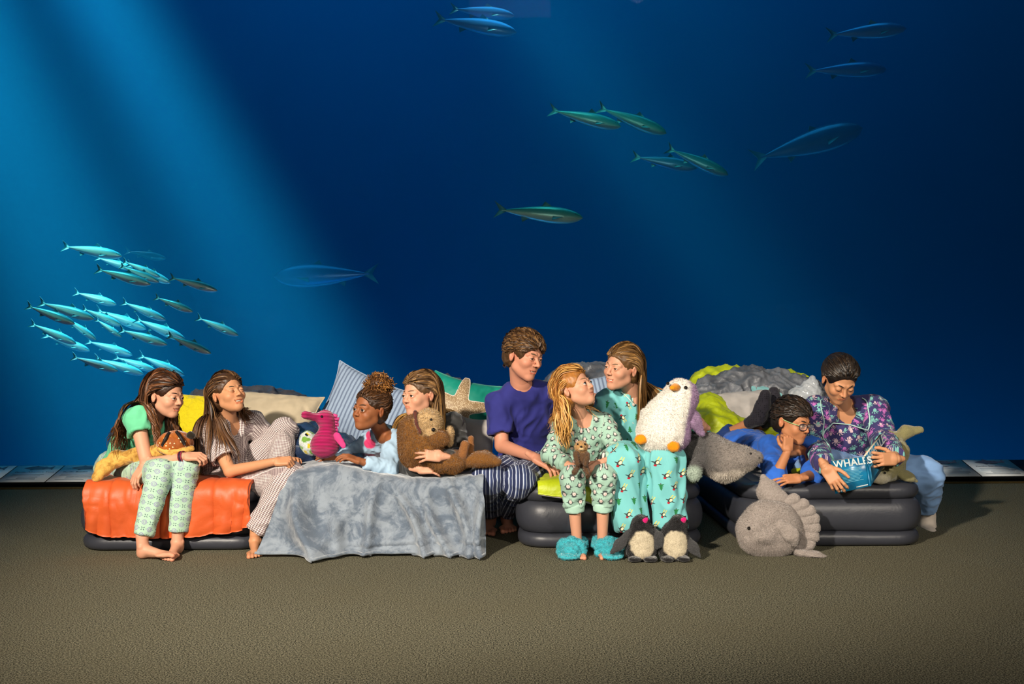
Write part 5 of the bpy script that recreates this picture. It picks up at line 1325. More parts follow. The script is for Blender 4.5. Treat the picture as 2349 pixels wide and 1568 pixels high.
# ================================================================== bedding
BT = 0.300      # top of the air beds
def sheet(label, name, cat, mat, corners, nu, nv, height, thick=0.02, wob=0.01, freq=9, seed=1, drop=None, group=None, ridges=0.02, quilt=None, uvscale=None, edge=0.02, puff=0.0, part='fabric'):
    """soft cover: a grid laid over the bed, thickened, wrinkled and stitched; corners in plan, height(x, y) the support"""
    u, v = np.meshgrid(np.linspace(0, 1, nu), np.linspace(0, 1, nv), indexing='ij')
    c = A(corners, float)
    p = (c[0] * ((1 - u) * (1 - v))[..., None] + c[1] * (u * (1 - v))[..., None] + c[2] * (u * v)[..., None] + c[3] * ((1 - u) * v)[..., None])
    q3 = np.stack([p[..., 0], p[..., 1], 0 * u], -1)
    w = ridge(q3 * freq + 0.8 * np.stack([perlin(q3 * 5, seed), perlin(q3 * 5, seed + 1), 0 * u], -1), 3, seed)
    h = height(p[..., 0], p[..., 1]) + thick + wob * fbm(q3 * 4, 2, seed + 3) + ridges * (w - 0.5)
    if puff: h = h + puff * np.sin(PI * u) ** 0.5 * np.sin(PI * v) ** 0.5
    if quilt is not None: h = h - 0.012 * np.exp(-((np.abs(((v * quilt) % 1) - 0.5)) / 0.04) ** 2)
    ed = np.minimum(np.minimum(u, 1 - u), np.minimum(v, 1 - v)); h = h - thick * np.clip(1 - ed / edge, 0, 1) ** 2
    top = np.stack([p[..., 0], p[..., 1], h], -1); bot = top - A([0, 0, 1.0]) * (thick * 0.8 * np.clip(ed / edge, 0, 1) + 0.002)[..., None]
    f = gridfaces(nu, nv); n = nu * nv
    mb = MB().add(np.concatenate([top.reshape(-1, 3), bot.reshape(-1, 3)]), [f, f[:, ::-1] + n], None, np.concatenate([np.stack([u * (uvscale or 1), v], -1).reshape(-1, 2)] * 2))
    r = thing(name, label, cat, tuple(top.reshape(-1, 3).mean(0) * A([1, 1, 0])), group)
    mb.build(part, mat, r)
    return r, top
def drape_height(x, y, x0, x1, y0, zt=BT, r=0.07):
    """a bed top that rolls over its front edge"""
    return zt - 0.5 * np.clip(y0 + r - y, 0, 9) ** 2 / r

# --- orange sleeping bag over the foot of the first bed: path over the top, round the edge and down the front
F_ORANGE = Mat('orange_nylon', 0.5, 0.4, 0.05); F_ORANGE.base(F_ORANGE.mix(F_ORANGE.noise(6, 3), srgb(188, 76, 32), srgb(208, 94, 44))); F_ORANGE.bump(F_ORANGE.noise(16, 4, dist=0.8), 0.22, 0.010)
def front_drape(x0, x1, yb, yf, ztop, zlow, n_x, n_s, seed, amp, freq, bulge=0.02, zfun=None, flare=0.0, inset=None, lowvar=0.0):
    """cloth from (yb, ztop) forward over the edge at yf and down to zlow; returns grid points (n_x, n_s, 3)"""
    X = np.linspace(0, 1, n_x); r = 0.05
    L1, L2, L3 = yb - yf - r, r * PI / 2, ztop - r - zlow
    s = np.linspace(0, L1 + L2 + L3, n_s)
    y = np.where(s < L1, yb - s, np.where(s < L1 + L2, yf + r - r * np.sin((s - L1) / r), yf)); z = np.where(s < L1, ztop, np.where(s < L1 + L2, ztop - r + r * np.cos(np.clip((s - L1) / r, 0, PI / 2)), ztop - r - (s - L1 - L2)))
    ny = np.where(s < L1, 0, np.where(s < L1 + L2, -np.sin((s - L1) / r), -1)); nz = np.where(s < L1, 1, np.where(s < L1 + L2, np.cos(np.clip((s - L1) / r, 0, PI / 2)), 0))
    xx = x0 + (x1 - x0) * X[:, None] + 0 * s[None]
    down = np.clip((s - L1) / (L2 + L3), 0, 1)[None]
    xx = xx + flare * (X[:, None] - 0.5) * 2 * down
    q = np.stack([xx, 0 * xx + 0.0, s[None] + 0 * xx], -1)
    warp = np.stack([perlin(q * 4, seed), perlin(q * 4, seed + 1), perlin(q * 4, seed + 2)], -1)
    d = amp * (ridge(q * freq + 0.7 * warp, 3, seed) - 0.4)
    if zfun is not None: d = d + zfun(X[:, None], s[None], down)
    pts = np.stack([xx, y[None] + ny[None] * d, z[None] + nz[None] * d], -1)
    if lowvar: pts[..., 2] += down * lowvar * perlin(np.stack([xx * 3, 0 * xx, 0 * xx], -1), seed + 4)
    return pts, down, s
def two_sided(pts, th):
    nu, nv = pts.shape[:2]; du = np.gradient(pts, axis=0); dv = np.gradient(pts, axis=1); n = np.cross(du, dv); n /= np.linalg.norm(n, axis=2, keepdims=True) + 1e-9
    f = gridfaces(nu, nv); k = nu * nv
    i = np.arange(nu); j = np.arange(nv)
    e = [np.stack([a[:-1], a[1:], a[1:] + k, a[:-1] + k], 1) for a in (i * nv, (i * nv + nv - 1)[::-1], j[::-1], (nu - 1) * nv + j)]
    return np.concatenate([pts.reshape(-1, 3), (pts - n * th).reshape(-1, 3)]), [f, f[:, ::-1] + k] + e
q_or = lambda X, s, d: -0.010 * np.exp(-(((X * 3.2) % 1 - 0.5) / 0.03) ** 2) + 0.010 * (1 - d) + 0.012 * np.sin(PI * np.clip(d * 1.0, 0, 1)) + 0.007 * d * np.sin(X * 61 + 3 * np.sin(X * 13) + d * 4)
pts, dn, s = front_drape(BX[0][0] + 0.075, BX[0][1] - 0.05, 6.55, 4.985, 0.318, 0.080, 140, 170, 21, 0.006, 8, zfun=q_or, lowvar=0.02)
_X = np.linspace(0, 1, 140)[:, None]; pts[..., 2] += dn * 0.05 * (np.abs(_X - 0.5) * 2) ** 5
v, f = two_sided(pts, 0.018)
r = thing('sleeping_bag', 'orange sleeping bag draped over the front of the first bed', 'sleeping bag', (-1.7, 5.5, 0)); MB().add(v, f).build('shell', F_ORANGE, r)
m_zip = Mat('zip_tape', 0.6, 0.3).base(srgb(30, 26, 26))
tubes(MB(), (pts[::3, -1] + A([0, -0.004, 0.004]))[None], 0.004, 5).build('zip', m_zip, r)

# --- grey plush blanket over the second bed down to the carpet
F_PLUSH = Mat('plush_blanket', 0.8, 0.2, 0.6); _a = F_PLUSH.noise(9, 5, 0.65, dist=1.2); _b = F_PLUSH.noise(30, 3, 0.6, dist=0.8)
F_PLUSH.base(F_PLUSH.mix((_a * 0.75 + _b * 0.25).step(0.40, 0.60), srgb(92, 104, 120), srgb(136, 146, 158))); F_PLUSH.bump(F_PLUSH.noise(300, 2), 0.5, 0.004); F_PLUSH.bump(_b, 0.25, 0.01)
def blanket_folds(X, s, d):
    x = X * 1.15; g = 0
    for cx, w, a, k, ph in ((0.10, 0.06, 0.05, 0.16, 0.0), (0.22, 0.035, 0.018, 0.10, 0.2), (0.47, 0.03, 0.022, -0.10, 0.0), (0.58, 0.028, 0.030, 0.22, 0.1), (0.72, 0.03, 0.026, 0.16, 0.1), (0.86, 0.035, 0.034, 0.10, 0.0), (0.98, 0.03, 0.045, 0.02, 0.0), (0.35, 0.05, 0.02, -0.18, 0.3)):
        tt_ = (X - cx - k * (d - 0.3) - 0.02 * np.sin(5 * d + cx * 20)) / (w * 0.8); g = g + 2.3 * a * np.exp(-np.abs(tt_) ** 1.5) * np.clip((d - ph) * 2.2, 0, 1)
    sag = 0.03 * np.exp(-(((d - 0.93)) / 0.07) ** 2) * np.exp(-((X - 0.84) / 0.20) ** 2) + 0.018 * np.exp(-(((d - 0.86 + 0.10 * (X - 0.4))) / 0.035) ** 2) * (X > 0.28) * np.clip((X - 0.28) * 8, 0, 1)
    return g + sag + 0.075 * d ** 2 + 0.02 * np.exp(-((d - 0.99) / 0.05) ** 2)
pts, dn, s = front_drape(-1.105, -0.145, 5.42, 4.955, 0.352, 0.006, 200, 170, 33, 0.006, 6, zfun=blanket_folds, flare=0.01)
X = np.linspace(0, 1, 200)[:, None]; d = dn
pts[..., 0] -= 0.11 * np.clip(1 - X / 0.30, 0, 1) ** 1.2 * d ** 1.3
pts[..., 2] += (1 - np.clip(d * 3, 0, 1)) * (0.055 * np.exp(-((X - 0.22) / 0.22) ** 2) - 0.02 * np.clip((X - 0.45) * 4, 0, 1) * np.clip(1 - (X - 0.45) * 2, 0, 1))
pts[..., 2] = np.maximum(pts[..., 2], 0.004 + 0.012 * np.clip(d - 0.97, 0, 1) * 30)
v, f = two_sided(pts, 0.008)
r = thing('blanket', 'grey plush blanket hanging over the bed in front of two lying girls', 'blanket', (-0.62, 5.0, 0)); MB().add(v, f).build('fabric', F_PLUSH, r)
tubes(MB(), pts[:, -1][None] + A([0, -0.004, 0.006]), 0.008, 6).build('rolled_hem', F_PLUSH, r)

# ------------------------------------------------------------------ pillows
def pillow(name, label, mat, c, w, h, th, R, seed=1, wr=0.006, pinch=0.12, cat='pillow', group=None, n=44, uvs=1.0):
    """stuffed case: width w, height h, thickness th; local z is the face"""
    g = np.linspace(-1, 1, n); u, v = np.meshgrid(g, g, indexing='ij')
    e = (1 - np.abs(u) ** 2.6) * (1 - np.abs(v) ** 2.6); t = th * 0.5 * np.clip(e, 0, 1) ** 0.5
    sx = 1 - pinch * (1 - v ** 2) * np.abs(u) ** 3; sy = 1 - pinch * (1 - u ** 2) * np.abs(v) ** 3
    x, y = u * w / 2 * sx, v * h / 2 * sy
    q3 = np.stack([x, y, 0 * x], -1); rg = ridge(q3 * 14 + 0.6 * np.stack([perlin(q3 * 8, seed), perlin(q3 * 8, seed + 1), 0 * x], -1), 2, seed)
    edge = np.clip(1.2 - e, 0, 1)
    top = np.stack([x, y, t + wr * (rg - 0.5) * (0.4 + 1.0 * edge) * np.clip(e * 8, 0, 1)], -1); bot = np.stack([x, y, -t], -1)
    f = gridfaces(n, n); vv = np.concatenate([top.reshape(-1, 3), bot.reshape(-1, 3)]) @ np.asarray(R).T + np.asarray(c)
    uv = np.concatenate([np.stack([x, y], -1).reshape(-1, 2)] * 2) * uvs
    r = thing(name, label, cat, c, group)
    MB().add(vv, [f, f[:, ::-1] + n * n], None, uv).build('case', mat, r)
    rim = np.concatenate([np.stack([u[:, 0], v[:, 0]], 1), np.stack([u[-1], v[-1]], 1), np.stack([u[::-1, -1], v[::-1, -1]], 1), np.stack([u[0, ::-1], v[0, ::-1]], 1)])
    xx = np.concatenate([x[:, 0], x[-1], x[::-1, -1], x[0, ::-1]]); yy = np.concatenate([y[:, 0], y[-1], y[::-1, -1], y[0, ::-1]])
    tubes(MB(), (np.stack([xx, yy, 0 * xx], 1) @ np.asarray(R).T + np.asarray(c))[None], 0.004, 5).build('seam', mat, r)
    return r
def face_to(nrm_dir, up_dir=(0, 0, 1), spin=0):
    z = nrm(nrm_dir); x = nrm(np.cross(up_dir, z)); y = np.cross(z, x); M = np.stack([x, y, z], 1)
    return M @ rotm('Z', spin)
F_YEL = Mat('yellow_case', 0.8, 0.2, 0.3); F_YEL.base(F_YEL.mix(F_YEL.noise(8, 3), srgb(196, 176, 10), srgb(216, 200, 30))); F_YEL.bump(F_YEL.noise(34, 3, dist=1.0, vec=None), 0.7, 0.02)
F_CREAM = fabric('cream_case', srgb(178, 164, 140), 0.8); F_GREYC = fabric('light_grey_case', srgb(178, 172, 168), 0.8); F_TEALC = fabric('teal_case', srgb(122, 176, 180), 0.8)
F_BLUESTR = m_stripe(srgb(140, 158, 184), srgb(206, 214, 226), 0.030, 'blue_stripe_case', 0.12, 0.0)
u_, v_ = F_BLUESTR.puv(); F_BLUESTR.base(F_BLUESTR.mix((u_ / 0.024).fract().step(0.10, 0.16) * (1.0 - (u_ / 0.024).fract().step(0.5, 0.6)) * 0.65, srgb(148, 166, 190), srgb(70, 82, 112)))
pillow('pillow', 'bright yellow textured pillow behind the girl in mint', F_YEL, P(445, 965, 6.0), 0.42, 0.34, 0.14, face_to((0.0, -1, 0.35), spin=-4), 3, 0.012)
pillow('pillow', 'plain cream pillow behind the laughing girl', F_CREAM, P(622, 958, 5.95), 0.56, 0.34, 0.15, face_to((0.0, -1, 0.75), spin=-6), 5)
pillow('pillow', 'large blue and white striped pillow behind the curly haired girl', F_BLUESTR, P(848, 950, 6.10), 0.62, 0.46, 0.18, face_to((-0.1, -1, 0.25), spin=-22), 6)
# teal cushion with an applied starfish
F_TEAL = Mat('teal_satin', 0.55, 0.35, 0.2); F_TEAL.base(srgb(14, 134, 116)).bump(F_TEAL.noise(12, 3, dist=0.6), 0.3, 0.01)
cR = face_to((0.10, -1, 0.30), spin=-14); cc = P(1062, 944, 5.85)
cu = pillow('cushion', 'teal cushion with a beige starfish applied on it', F_TEAL, cc, 0.42, 0.40, 0.14, cR, 8, 0.008, cat='cushion')
m_star = Mat('starfish_beads', 0.5, 0.4); vr = m_star.vor(150); m_star.base(m_star.mix(E(m_star.nt, vr.outputs[0]).step(0.2, 0.5), srgb(214, 196, 164), srgb(150, 124, 92))).bump(E(m_star.nt, vr.outputs[0]), -0.6, 0.006)
def star_r(a, rot):
    k = np.mod(a - rot, 2 * PI / 5) - PI / 5; return 0.075 + 0.155 * np.clip(1 - np.abs(k) / (PI / 5), 0, 1) ** 1.3 * 0 + 0.155 * np.clip(np.abs(k) / (PI / 5), 0, 1) ** 2.2
a = np.linspace(0, 2 * PI, 121)[:-1]; rr = np.linspace(0, 1, 14); R2 = star_r(a, 0.25)
xs, ys = (rr[:, None] * R2 * np.cos(a)) - 0.03, (rr[:, None] * R2 * np.sin(a)) + 0.0
def cushion_z(x, y): 
    e = (1 - np.clip(np.abs(x) / 0.21, 0, 1) ** 2.6) * (1 - np.clip(np.abs(y) / 0.20, 0, 1) ** 2.6); return 0.07 * np.clip(e, 0, 1) ** 0.5
ok = np.stack([np.clip(xs, -0.2, 0.2), np.clip(ys, -0.19, 0.19)], -1)
zz = cushion_z(ok[..., 0], ok[..., 1]) + 0.010 * (1 - rr[:, None] ** 3) + 0.003
vv = np.stack([ok[..., 0], ok[..., 1], zz], -1).reshape(-1, 3) @ cR.T + cc
MB().add(vv, gridfaces(14, 120, False, True)).build('starfish', m_star, cu)
tubes(MB(), np.concatenate([vv[-120:], vv[-120:-119]])[None], 0.003, 5).build('starfish_piping', F_WSOCK, cu)

# ------------------------------------------------------------------ sleeping bag heaps
def heap(name, label, mat, pts, h, amp, freq, seed, cat='sleeping bag', parts=None, fold=0.0):
    """crumpled mound: blobs [(px, py, y, rx, ry, rz)] melted together and creased"""
    S = Shape()
    for (x, y, d, rx, ry, rz) in pts: S.ell(P(x, y, d), A([rx, ry, rz]), k=0.05)
    v, q = S.mesh(h); v = relax(v, q, 1); n = vnormals(v, q)
    w = np.stack([perlin(v * 7, seed), perlin(v * 7, seed + 1), perlin(v * 7, seed + 2)], 1)
    rs_ = np.random.RandomState(seed); d = 0
    for k in range(3):       # creases that run long and meet at angles
        Q = np.linalg.qr(rs_.normal(size=(3, 3)))[0]; pp = (v @ Q) * A([0.22, 1.0, 1.0]) * freq * (1.15 + 0.9 * k) + 0.45 * w
        d = d + (0.62 ** k) * (1 - np.abs(perlin(pp, seed + 3 * k)) ** 0.7 * 1.9)
    d = amp * 0.8 * (d - 0.9); v = v + n * d[:, None]
    v[:, 2] = np.maximum(v[:, 2], 0.29)
    c0 = P(*pts[0][:3]); r = thing(name, label, cat, (c0[0], c0[1], 0.30))
    MB().add(v, q).build('shell', mat, r)
    return r
def nylon(name, a, b, rough=0.4):
    m = Mat(name, rough, 0.5, 0.05); n = m.noise(5, 4, dist=0.8); m.base(m.mix(n.step(0.35, 0.65), a, b)); m.bump(m.noise(22, 5, 0.6, dist=1.0), 0.45, 0.012); return m
F_CHARN, F_GREYN, F_LIME, F_MAROON, F_BLUEN = nylon('charcoal_nylon', srgb(42, 42, 50), srgb(72, 70, 76), 0.3), nylon('grey_nylon', srgb(72, 75, 82), srgb(112, 116, 124)), nylon('lime_nylon', srgb(164, 178, 10), srgb(188, 202, 26), 0.5), nylon('maroon_nylon', srgb(44, 22, 26), srgb(66, 34, 38)), nylon('navy_nylon', srgb(24, 36, 62), srgb(40, 58, 92))
heap('sleeping_bag', 'shiny charcoal sleeping bag heaped behind the cream and yellow pillows', F_CHARN, [(520, 960, 6.55, 0.42, 0.22, 0.20), (600, 955, 6.5, 0.35, 0.22, 0.19), (440, 985, 6.5, 0.25, 0.2, 0.17), (680, 985, 6.5, 0.28, 0.22, 0.15)], 0.011, 0.03, 5.5, 3)
heap('sleeping_bag', 'dark grey sleeping bag rolled up behind the teal cushion', F_CHARN, [(1010, 930, 6.4, 0.22, 0.2, 0.20), (1060, 960, 6.4, 0.22, 0.2, 0.16)], 0.013, 0.028, 6, 5)
heap('sleeping_bag', 'navy sleeping bag between the laughing girl and the curly haired girl', F_BLUEN, [(705, 1020, 5.7, 0.16, 0.35, 0.13), (740, 1030, 5.7, 0.2, 0.3, 0.10)], 0.013, 0.02, 6, 7)
heap('sleeping_bag', 'maroon lined sleeping bag under the two lying girls', F_MAROON, [(905, 1055, 5.45, 0.38, 0.30, 0.055), (960, 1040, 5.8, 0.42, 0.4, 0.055)], 0.013, 0.014, 7, 8)
heap('sleeping_bag', 'folded orange sleeping bag edge between the two lying girls', F_ORANGE, [(912, 1022, 5.55, 0.07, 0.10, 0.05), (935, 1030, 5.6, 0.07, 0.10, 0.05)], 0.009, 0.010, 12, 9)
heap('sleeping_bag', 'grey sleeping bag bundled behind the couple', F_GREYN, [(1350, 905, 6.25, 0.30, 0.22, 0.20), (1420, 930, 6.2, 0.26, 0.22, 0.17), (1290, 950, 6.2, 0.3, 0.22, 0.16)], 0.011, 0.028, 6, 10)
heap('sleeping_bag', 'crumpled grey and lime sleeping bag heaped on the last bed', F_GREYN, [(1720, 912, 6.72, 0.36, 0.20, 0.21), (1650, 930, 6.65, 0.24, 0.20, 0.19), (1800, 920, 6.72, 0.30, 0.2, 0.18)], 0.0095, 0.034, 6, 11)
heap('sleeping_bag', 'lime green sleeping bag edge behind the grey heap', F_LIME, [(1665, 888, 6.86, 0.27, 0.10, 0.15), (1795, 892, 6.86, 0.24, 0.08, 0.14), (1626, 905, 6.8, 0.18, 0.10, 0.15)], 0.011, 0.022, 7, 12)
heap('sleeping_bag', 'lime green sleeping bag spread under the white pillow', F_LIME, [(1640, 985, 6.35, 0.20, 0.16, 0.13), (1700, 985, 6.38, 0.32, 0.14, 0.10), (1628, 955, 6.45, 0.12, 0.14, 0.15), (1700, 1030, 6.2, 0.3, 0.3, 0.05)], 0.011, 0.016, 8, 13)
heap('sleeping_bag', 'folded lime green sleeping bag edge between the boy and the reading woman', F_LIME, [(1880, 1082, 5.25, 0.14, 0.16, 0.035)], 0.009, 0.008, 12, 19)
pillow('pillow', 'white pillow lying on the lime sleeping bag', F_GREYC, P(1705, 950, 6.42), 0.52, 0.36, 0.16, face_to((-0.1, -1, 0.9), spin=6), 15)
pillow('pillow', 'pale teal pillow half buried in the grey heap', F_TEALC, P(1745, 915, 6.58), 0.60, 0.20, 0.12, face_to((0.0, -1, 0.6), spin=-6), 16)
pillow('pillow', 'small striped pillow end behind the blonde girl', F_BLUESTR, P(1372, 895, 5.95), 0.24, 0.16, 0.08, face_to((0.0, -1, 0.3), spin=10), 17)
pillow('pillow', 'grey pillow standing beside the otter tail', F_GREYC, P(1090, 1018, 5.65), 0.22, 0.30, 0.10, face_to((-0.2, -1, 0.2), spin=-4), 18)
# lime sleeping bag under the blonde girl and the woman, hanging over the front edge
pts, dn, s = front_drape(0.125, 0.60, 5.75, 4.975, 0.318, 0.245, 70, 80, 51, 0.006, 8, zfun=lambda X, s, d: -0.02 * (np.abs(X - 0.5) * 2) ** 4 + 0.012, lowvar=0.04)
X = np.linspace(0, 1, 70)[:, None]; pts[..., 2] += dn * (0.09 * np.abs(X - 0.62) ** 1.0 - 0.02)
v, f = two_sided(pts, 0.016)
r = thing('sleeping_bag', 'lime green sleeping bag under the blonde girl and the woman', 'sleeping bag', (0.36, 5.4, 0)); MB().add(v, f).build('shell', F_LIME, r)
tubes(MB(), pts[:, -1][None] + A([0, -0.004, 0.0]), 0.008, 6).build('grey_binding', F_GREYC, r)
# clear plastic bag beside the heap
m_plastic = Mat('clear_plastic', 0.12, 0.6).base(srgb(216, 222, 228)); m_plastic.b.inputs['Alpha'].default_value = 0.45
heap('plastic_bag', 'crumpled clear plastic bag beside the reading woman', m_plastic, [(1845, 905, 6.3, 0.10, 0.07, 0.06), (1862, 888, 6.3, 0.04, 0.04, 0.07)], 0.008, 0.016, 14, 14, cat='plastic bag')
# ================================================================== plush toys
def plush_mat(name, rough=0.95, sheen=0.5, scale=160, strength=0.6):
    m = Mat(name, rough, 0.15, sheen); n = m.noise(scale, 3, 0.6); c = m.attr()
    m.base(m.mix(n.step(0.35, 0.7) * 0.45, c, m.mul(c, m.rgb((0.55, 0.52, 0.50))))); m.bump(n, strength, 0.008); return m
M_FUR, M_PILE = plush_mat('plush_fur'), plush_mat('short_pile', scale=320, strength=0.4)
m_bead = Mat('glass_eye', 0.1, 0.6).base((0.01, 0.008, 0.008))
def toy(name, label, loc): return thing(name, label, 'plush toy', tuple(float(x) for x in loc))
def soft(root, part, S, col, h=0.006, furn=0, fl=0.010, fw=0.0022, mat=None, amp=0.004, freq=26, seed=1, soft_=0.004, lay=(0, 0, -0.5), smooth=1, parent=None):
    v, q = S.mesh(h); v = relax(v, q, smooth); n = vnormals(v, q); v = v + n * (amp * fbm(v * freq, 2, seed))[:, None]
    c = S.colours(v, A(col), soft_) if np.ndim(col) == 1 else col(v)
    mb = MB().add(v, q, c)
    if furn: fur(mb, v, q, furn, fl, fw, c, seed, lay)
    return mb.build(part, mat or M_FUR, parent or root)
def bead(root, p, r, nm='eye'):
    mb = MB(); a = np.linspace(0, PI, 9); return lathe(mb, [(max(r * math.sin(t), 1e-4), -r * math.cos(t)) for t in a], 12, None, p).build(nm, m_bead, root)

# --- big white and lilac penguin on the woman's lap
D = 4.97; WHITE, LIL, ORG = srgb(246, 242, 234), srgb(170, 140, 176), srgb(232, 148, 20)
r = toy('penguin_plush', 'big white and lilac plush penguin on the woman in turquoise', P(1525, 1030, D))
S = Shape(); hd, bd = P(1562, 908, D + 0.03), P(1524, 975, D)
S.ell(hd, A([0.082, 0.082, 0.082]), col=WHITE); S.ell(P(1545, 935, D), A([0.085, 0.080, 0.075]), k=0.05, col=WHITE); S.ell(bd, A([0.118, 0.105, 0.125]), k=0.06, col=WHITE); S.ell(P(1520, 1000, D - 0.01), A([0.12, 0.105, 0.085]), k=0.05, col=WHITE)
def pc(v):
    c = np.broadcast_to(A(WHITE), (len(v), 3)).copy(); ax = P(1500, 1035, D), P(1548, 870, D)
    side = (v[:, 0] - (ax[0][0] + (ax[1][0] - ax[0][0]) * np.clip((v[:, 2] - ax[0][2]) / (ax[1][2] - ax[0][2]), 0, 1))) + 0.35 * (v[:, 1] - D)
    w = np.clip((side - 0.066 - 0.008 * perlin(v * 60)) / 0.02, 0, 1)[:, None]
    return c * (1 - w) + w * A(LIL)
soft(r, 'body', S, pc, 0.0062, 34000, 0.011, 0.0020)
S = Shape().chain([P(1574, 938, D - 0.01), P(1590, 962, D - 0.02), P(1610, 992, D - 0.01)], [0.030, 0.036, 0.016], k=0.02, col=LIL, flat=((0.3, -0.8, 0.2), 0.5)); soft(r, 'wing', S, LIL, 0.006, 5000, 0.010, 0.002)
S = Shape().chain([P(1478, 950, D + 0.04), P(1470, 985, D + 0.03)], [0.03, 0.02], k=0.02, flat=((1, 0, 0), 0.5)); soft(r, 'wing', S, WHITE, 0.006, 2500, 0.010, 0.002)
for c, rr in ((P(1472, 1008, D - 0.07), (0.034, 0.022, 0.024)), (P(1545, 1023, D - 0.105), (0.032, 0.022, 0.028))): soft(r, 'foot', Shape().ell(c, A(rr)).ell(c + A([0, 0.03, 0.005]), A(rr) * 0.8, k=0.02), ORG, 0.005, 900, 0.004, 0.0016, M_PILE)
soft(r, 'beak', Shape().cone(P(1549, 887, D - 0.045), P(1543, 889, D - 0.075), 0.024, 0.014, k=0.01, flat=((0, 0, 1), 0.8)), ORG, 0.004, 500, 0.003, 0.0015, M_PILE)
bead(r, P(1573, 889, D - 0.045), 0.009); bead(r, P(1532, 879, D - 0.03), 0.008)

# --- small brown otter held by the blonde girl
D = 4.80; r = toy('otter_plush', 'small brown plush otter in the blonde girl\'s hands', P(1335, 1085, D)); BR, TAN = srgb(92, 66, 44), srgb(186, 144, 92)
S = Shape().ell(P(1335, 1052, D), A([0.034, 0.030, 0.044]), col=BR).ell(P(1333, 1024, D), A([0.031, 0.029, 0.027]), k=0.012, col=TAN)
for x, y, x2, y2 in ((1321, 1040, 1324, 1062), (1348, 1042, 1344, 1064), (1326, 1070, 1318, 1082), (1343, 1072, 1348, 1086)): S.cone(P(x, y, D - 0.02), P(x2, y2, D - 0.045), 0.013, 0.012, k=0.008, col=BR)
soft(r, 'body', S, BR, 0.0045, 6000, 0.007, 0.0018); soft(r, 'muzzle', Shape().ell(P(1334, 1030, D - 0.027), A([0.013, 0.009, 0.009])), srgb(206, 176, 130), 0.004, 300, 0.003, 0.0015); bead(r, P(1333, 1024, D - 0.036), 0.005, 'nose'); bead(r, P(1325, 1018, D - 0.026), 0.0045); bead(r, P(1342, 1018, D - 0.026), 0.0045)

# --- two black and white penguins standing on the carpet
def penguin(label, x, head, d, wings, seed):
    BLK, CRM = srgb(28, 27, 29), srgb(206, 194, 168)
    r = toy('penguin_plush', label, P(x, 1288, d) * A([1, 1, 0])); r['group'] = 'black plush penguins on the carpet'
    b0, b1, hd = P(x, 1262, d), P(x + 2, 1225, d), P(head[0], head[1], d - 0.005)
    S = Shape(); S.ell(b0, A([0.072, 0.066, 0.060])); S.ell(b1, A([0.062, 0.058, 0.062]), k=0.04); S.ell(hd, A([0.040, 0.044, 0.040]), k=0.02)
    def col(v):
        t = np.clip((v[:, 2] - b0[2] + 0.06) / 0.17, 0, 1); cx = b0[0] + (b1[0] - b0[0]) * t
        zc = 0.078; w = np.clip((1.0 + 0.10 * perlin(v * 50) - np.hypot((v[:, 0] - cx) / 0.060, (v[:, 2] - zc) / 0.066)) / 0.12, 0, 1) * np.clip((d - 0.005 - v[:, 1]) / 0.02, 0, 1)
        return A(BLK) * (1 - w[:, None]) + w[:, None] * A(CRM)
    soft(r, 'body', S, col, 0.005, 14000, 0.007, 0.0018, seed=seed)
    bk = nrm(A([0.35, -0.6, 0.55]))
    soft(r, 'beak', Shape().cone(hd + bk * 0.030 + A([0, 0, 0.004]), hd + bk * 0.066, 0.013, 0.004, k=0.004, flat=((1, 0, 0), 0.7)), srgb(40, 34, 36), 0.0035, 0, mat=M_PILE, amp=0.0)
    soft(r, 'beak_patch', Shape().cone(hd + bk * 0.026 + A([0, -0.006, -0.004]), hd + bk * 0.050 + A([0, -0.004, -0.006]), 0.018, 0.010, k=0), srgb(222, 22, 120), 0.003, 500, 0.003, 0.0014)
    bead(r, hd + A([-0.012, -0.038, 0.016]), 0.005); bead(r, hd + A([0.034, -0.018, 0.016]), 0.005)
    for (a, b, c) in wings:
        S = Shape().chain([P(a[0], a[1], d - 0.01), P(b[0], b[1], d - 0.03), P(c[0], c[1], d - 0.04)], [0.018, 0.020, 0.008], k=0.02, flat=((0.2, -1, 0.3), 0.4))
        g = srgb(66, 66, 68); soft(r, 'wing', S, g, 0.005, 2600, 0.006, 0.0018, seed=seed + 3)
    for s in (-1, 1): soft(r, 'foot', Shape().ell(A([b0[0] + s * 0.036, d - 0.055, 0.014]), A([0.032, 0.042, 0.013])), BLK, 0.005, 700, 0.004, 0.0016)
    return r
penguin('black and white plush penguin standing nearer the slippers', 1470, (1470, 1200), 4.76, (((1443, 1222), (1422, 1248), (1402, 1268)), ((1500, 1218), (1512, 1234), (1516, 1252))), 3)
penguin('black and white plush penguin standing nearer the plush sunfish', 1545, (1557, 1200), 4.76, (((1516, 1226), (1510, 1242), (1506, 1256)), ((1574, 1232), (1590, 1256), (1606, 1276))), 7)

